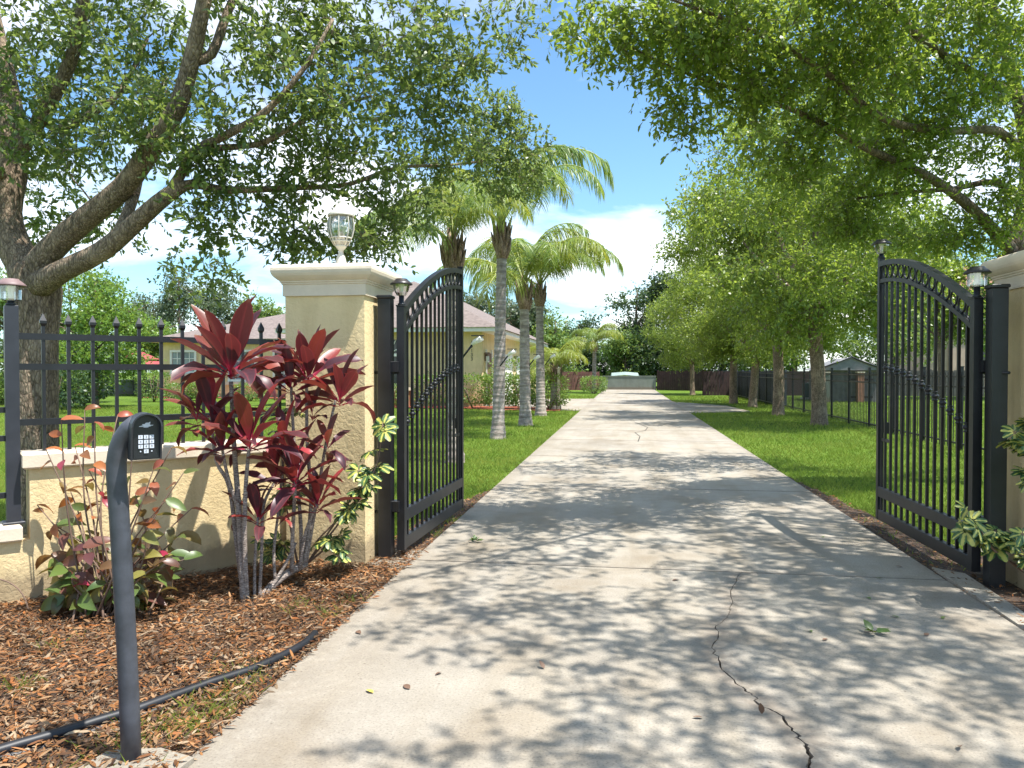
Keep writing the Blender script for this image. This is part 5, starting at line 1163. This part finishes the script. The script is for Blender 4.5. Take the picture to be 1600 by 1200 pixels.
for pts, r0, r1 in ((S((381, 948, 4.93), (377, 860, 4.95), (372, 780, 4.97), (366, 700, 5.0), (361, 596, 5.0)), .024, .014),
                    (S((383, 950, 4.95), (370, 850, 5.0), (358, 760, 5.02), (338, 720, 5.02), (330, 650, 5.02)), .018, .010),
                    (S((374, 800, 4.97), (356, 745, 4.93), (347, 700, 4.93)), .014, .009),
                    (S((386, 950, 4.95), (382, 850, 4.92), (384, 760, 4.9), (390, 692, 4.9)), .02, .011),
                    (S((398, 948, 4.97), (398, 880, 5.0), (403, 808, 5.0)), .012, .009),
                    (S((405, 945, 5.0), (409, 860, 5.02), (412, 790, 5.05), (430, 752, 5.1)), .012, .009),
                    (S((398, 948, 4.98), (425, 915, 5.1), (450, 895, 5.2), (478, 880, 5.3)), .03, .026),
                    (S((402, 946, 4.98), (432, 905, 5.1), (452, 870, 5.15), (462, 848, 5.2)), .014, .01),
                    (S((456, 893, 5.2), (457, 840, 5.15), (462, 745, 5.1)), .017, .012),
                    (S((470, 886, 5.26), (470, 820, 5.25), (460, 700, 5.25), (455, 605, 5.25)), .016, .010),
                    (S((474, 884, 5.28), (486, 790, 5.3), (480, 690, 5.3), (479, 592, 5.3)), .017, .011),
                    (S((468, 888, 5.24), (478, 830, 5.2), (496, 788, 5.18)), .013, .009),
                    (S((478, 880, 5.3), (495, 780, 5.3), (510, 690, 5.28), (525, 622, 5.25)), .015, .009),
                    (S((430, 905, 5.1), (428, 860, 5.12), (436, 790, 5.15), (445, 690, 5.15)), .012, .008),
                    (S((486, 640, 5.3), (488, 642, 5.3)), .008, .008)):
    tstem(pts, r0, r1)
rz_ = random.Random(5); tot = 0
for (px, py, d, L, nlf, lo) in ((360, 578, 5.0, .53, 22, .1), (330, 650, 5.02, .38, 13, .0), (347, 700, 4.93, .33, 11, .1), (390, 692, 4.9, .42, 15, .1), (403, 808, 5.0, .31, 11, .25), (430, 752, 5.1, .34, 10, .0),
                               (463, 748, 5.1, .42, 16, .15), (455, 604, 5.25, .38, 12, .1), (482, 588, 5.3, .44, 18, .3), (497, 788, 5.18, .33, 13, .2), (530, 622, 5.25, .37, 13, .2), (488, 645, 5.3, .24, 7, .3), (512, 694, 5.2, .28, 7, .0), (445, 690, 5.12, .30, 7, .1), (308, 655, 5.0, .28, 7, -.2)):
    c = P(px, py, d)
    for k in range(nlf):
        f = k / max(1, nlf - 1); az = 2.4 * k + rz_.uniform(-.3, .3); el = 1.35 - (1.35 - lo) * f ** .8 + rz_.uniform(-.12, .12)
        dv = Vector((math.cos(az) * math.cos(el), math.sin(az) * math.cos(el) * .8, math.sin(el)))
        v = rz_.choice((5, 0, 3)) if f < .35 else rz_.choice((0, 1, 3, 6, 7)) if f < .7 else rz_.choice((1, 2, 4, 8, 9, 6))
        put(TI[v], 'leaf', ti, c + Vector((0, 0, -.06 * f)), dv, rz_.uniform(-.5, .5), L * rz_.uniform(.8, 1.1) * (1 - .12 * f)); tot += 1

# copper leaf shrub
cw = lambda t: max(.03, math.sin(math.pi * min(1, .06 + .94 * t ** .8)) ** .9)
CL = {m: [blade_mesh('leaf', 5, cw, 1.0, .47, bd, .16, M[m], wave=.05, seed=i) for i, bd in enumerate((.4, .9, 1.4))] for m in ('copper', 'copper_tip', 'pink')}
sb = G(172, 962); sb.z = -.01
cs = empty('copperleaf_shrub', sb, 0, 'multicoloured green and copper shrub against the wall behind the keypad post', 'shrub')
rc = random.Random(12); cnt = 0
tips = [(72, 700), (95, 655), (130, 640), (150, 655), (118, 700), (140, 730), (185, 645), (205, 690), (235, 730), (262, 700), (285, 740), (305, 790), (285, 830), (262, 775), (75, 870), (62, 790), (85, 820), (105, 770), (160, 780), (240, 800), (290, 880), (230, 860), (110, 900), (190, 830), (135, 850), (210, 770), (255, 900), (90, 930), (150, 900), (205, 905), (245, 935), (120, 950), (100, 880), (125, 915), (165, 935), (225, 925), (265, 860), (140, 870), (185, 880), (215, 945), (95, 905), (250, 880)]
for (tx, ty) in tips:
    e = P(tx + rc.uniform(-6, 6), ty + rc.uniform(-6, 6), 4.72 + rc.uniform(-.28, .22)); s0 = sb + Vector((rc.gauss(0, .09), rc.gauss(0, .07), 0)); mid = s0.lerp(e, .5) + Vector((rc.gauss(0, .04), rc.gauss(0, .04), .05))
    q = smooth_limb([(s0, .008), (mid, .0055), (e, .003)], 5); b = MB(); b.tube([p for p, _ in q], [x for _, x in q], 5); o = b.build('stem', M['stem2']); o.parent = cs; o.matrix_parent_inverse = Matrix.Translation(-sb)
    L = (e - s0).length; nl = 9 if ty > 800 else 4
    for k in range(nl):
        f = 1 - (k / nl) ** 1.1 * (.75 if ty > 800 else .55); i = min(len(q) - 2, int(f * (len(q) - 1))); p = q[i][0].lerp(q[i + 1][0], f * (len(q) - 1) - i)
        az = 2.4 * k + rc.random(); dv = Vector((math.cos(az), .5 * math.sin(az), rc.uniform(-.6, .5)))
        top = k < 3 and ty < 800; m_ = 'copper_tip' if (top and rc.random() < .7) else 'pink' if rc.random() < .045 else 'copper'
        put(rc.choice(CL[m_]), 'leaf', cs, p, dv, rc.uniform(-.6, .6), rc.uniform(.085, .14) * (1.32 if ty > 790 else 1.0), (rc.gauss(0, .7), -.5 + rc.gauss(0, .6), .9)); cnt += 1

# variegated schefflera: palmate leaves
def palmate(seed, n=8, L=.105):
    r = random.Random(seed); V = []; F = []; AC = []
    for k in range(n):
        a = 2 * math.pi * k / n + r.uniform(-.15, .15); l = L * r.uniform(.75, 1.1); w = l * .50; dn = r.uniform(.15, .55); b0 = len(V)
        for (t, s_) in ((.12, 0), (.4, -.4), (.4, 0), (.4, .4), (.75, -.5), (.75, 0), (.75, .5), (1, -.2), (1, 0), (1, .2)):
            x, y = l * t, w * s_; z = -dn * l * t * t + (.12 * w if s_ else 0)
            V.append((x * math.cos(a) - y * math.sin(a), x * math.sin(a) + y * math.cos(a), z)); AC.append(min(1, abs(s_) * 2))
        F += [tuple(b0 + i for i in f) for f in ((0, 1, 2), (0, 2, 3), (1, 4, 5, 2), (2, 5, 6, 3), (4, 7, 8, 5), (5, 8, 9, 6))]
    me = bpy.data.meshes.new('leaf'); me.from_pydata(V, [], F); me.polygons.foreach_set('use_smooth', [True] * len(F)); at = me.attributes.new('across', 'FLOAT', 'POINT'); at.data.foreach_set('value', AC); me.materials.append(M['schef']); return me
PM = [palmate(i) for i in range(5)]
def schefflera(label, base, stems, seed, npl):
    r = random.Random(seed); t = empty('schefflera_plant', base, 0, label, 'plant', 'variegated plants by the pillars')
    for pts in stems:
        q = smooth_limb([(Vector(p), .009 - .005 * i / (len(pts) - 1)) for i, p in enumerate(pts)], 5); b = MB(); b.tube([p for p, _ in q], [x for _, x in q], 6); o = b.build('stem', M['stem2']); o.parent = t; o.matrix_parent_inverse = Matrix.Translation(-Vector(base))
        for k in range(npl):
            f = 1 - .5 * (k / npl) ** 1.6; i = min(len(q) - 2, int(f * (len(q) - 1))); p = q[i][0].lerp(q[i + 1][0], f * (len(q) - 1) - i)
            off = Vector((r.gauss(0, .045), r.gauss(0, .04), r.gauss(.01, .04))); dv = Vector((r.uniform(-1, 1), r.uniform(-1, 1), r.uniform(-.4, .4)))
            put(r.choice(PM), 'leaf', t, p + off, dv, r.uniform(-.3, .3), r.uniform(.6, 1.0), (r.gauss(0, .45), -.45 + r.gauss(0, .4), .9))
            b = MB(); b.tube([p, p + off], .0022, 4); o = b.build('petiole', M['stem2']); o.parent = t; o.matrix_parent_inverse = Matrix.Translation(-Vector(base))
sb1 = G(478, 882)
schefflera('green and cream schefflera leaning along the base of the left pillar', sb1, [
    S((480, 880, 5.45), (520, 830, 5.42), (565, 770, 5.42), (590, 720, 5.45), (598, 660, 5.5)), S((480, 880, 5.45), (525, 815, 5.4), (560, 765, 5.4), (585, 745, 5.4)), S((470, 880, 5.45), (500, 840, 5.4), (540, 800, 5.38), (560, 775, 5.38)),
    S((465, 880, 5.45), (455, 830, 5.45), (448, 790, 5.45), (455, 770, 5.45)), S((480, 880, 5.45), (505, 860, 5.4), (515, 850, 5.4), (520, 845, 5.4)), S((460, 880, 5.45), (440, 850, 5.45), (425, 860, 5.45)), S((445, 800, 5.5), (440, 700, 5.5), (437, 640, 5.5))], 3, 8)
sb2 = G(1640, 930)
schefflera('cream and green schefflera sprays in front of the right pillar', sb2, [
    S((1640, 920, 4.85), (1600, 890, 4.8), (1555, 862, 4.75), (1515, 812, 4.75)), S((1640, 920, 4.85), (1625, 800, 4.8), (1612, 740, 4.8), (1590, 690, 4.8)), S((1640, 920, 4.85), (1620, 890, 4.7), (1598, 850, 4.7)), S((1640, 920, 4.85), (1640, 760, 4.8), (1610, 660, 4.75)), S((1640, 920, 4.85), (1625, 900, 4.7), (1600, 880, 4.7)), S((1640, 900, 4.85), (1640, 780, 4.8), (1605, 700, 4.75)), S((1640, 920, 4.85), (1560, 865, 4.75), (1530, 825, 4.72))], 8, 7)

# fallen leaves on the concrete
FLm = {m: blade_mesh('fallen_leaf', 4, cw, 1.0, .5, .35, .12, M[m], seed=3) for m in ('fresh', 'yellowleaf', 'brownleaf')}
rf_ = random.Random(21)
places = {'yellowleaf': [(583, 1082, 'single yellow leaf on the sunny concrete near the bottom left')],
          'fresh': [(1405, 965, 'green leaf lying right of the leafy sprig on the drive'), (1265, 984, 'green leaf lying left of the leafy sprig on the drive'), (1355, 933, 'small green leaf on the concrete above the leafy sprig'), (1475, 963, 'small green leaf near the right edge of the drive'), (1370, 903, 'curled green leaf by the slab joint'), (1285, 838, 'curled green leaf between slab joint and right gate')],
          'brownleaf': [(640, 1076, 'brown dry leaf right of the yellow leaf'), (850, 1044, 'brown dry leaf in the middle of the drive'), (690, 1050, 'brown twig-like leaf on the left half of the drive'), (557, 986, 'tiny dark leaf near the end of the edging'), (1445, 993, 'thin brown leaf near the right edge of the drive'), (1098, 1121, 'small reddish leaf left of the long crack'), (1286, 1000, 'small dark leaf below the green leaf'), (1500, 1165, 'thin dark twig leaf at bottom right of the drive'), (1060, 905, 'tiny dark leaf beside the slab joint'), (1190, 1175 - 60, 'small brown leaf right beside the long crack'), (1410, 886, 'small dark leaf in front of the right gate')]}
for m_, lst in places.items():
    for (px, py, lab) in lst:
        g = G(px, py, .006); o = link(bpy.data.objects.new('fallen_leaf', FLm[m_])); o.matrix_basis = frame(g, Vector((rf_.uniform(-1, 1), rf_.uniform(-1, 1), .12)), rf_.uniform(-.3, .3), rf_.uniform(.04, .06)); tag(o, lab, 'leaf', 'fallen leaves on the driveway')
def sprig(px, py, label, sc, seed):
    r = random.Random(seed); g = G(px, py, .012); t = empty('leafy_sprig', g, 0, label, 'sprig', 'fallen leafy sprigs on the driveway')
    b = MB(); b.tube([Vector((-.06, 0, -.002)), Vector((0, .01, .004)), Vector((.06, 0, .006))], .0025, 5); b.build('stem', M['stem2'], t)
    for k in range(7):
        a = 2 * math.pi * k / 7 + r.uniform(-.3, .3); o = link(bpy.data.objects.new('leaf', FLm['fresh']), t); o.matrix_basis = frame(Vector((r.uniform(-.02, .02), r.uniform(-.02, .02), .004)), Vector((math.cos(a), math.sin(a), r.uniform(.2, 1.1))), r.uniform(-.4, .4), sc * r.uniform(.8, 1.2))
sprig(1368, 988, 'upright green oak sprig lying on the right half of the drive', .075, 1)
sprig(742, 845, 'small dark green sprig by the left gate leaf', .06, 2)

# a bare dry twig curving up from the mulch at the far left
tb = G(43, 952)
tw_ = MB(); tw_.tube([p for p, _ in smooth_limb([(P(x, y, 4.45), 1) for x, y in ((44, 953), (40, 938), (30, 922), (14, 910), (-6, 904))], 4)], .0042, 5)
tag(tw_.build('dry_twig', M['stem2']), 'thin bare twig curving up against the low wall at the far left', 'twig')
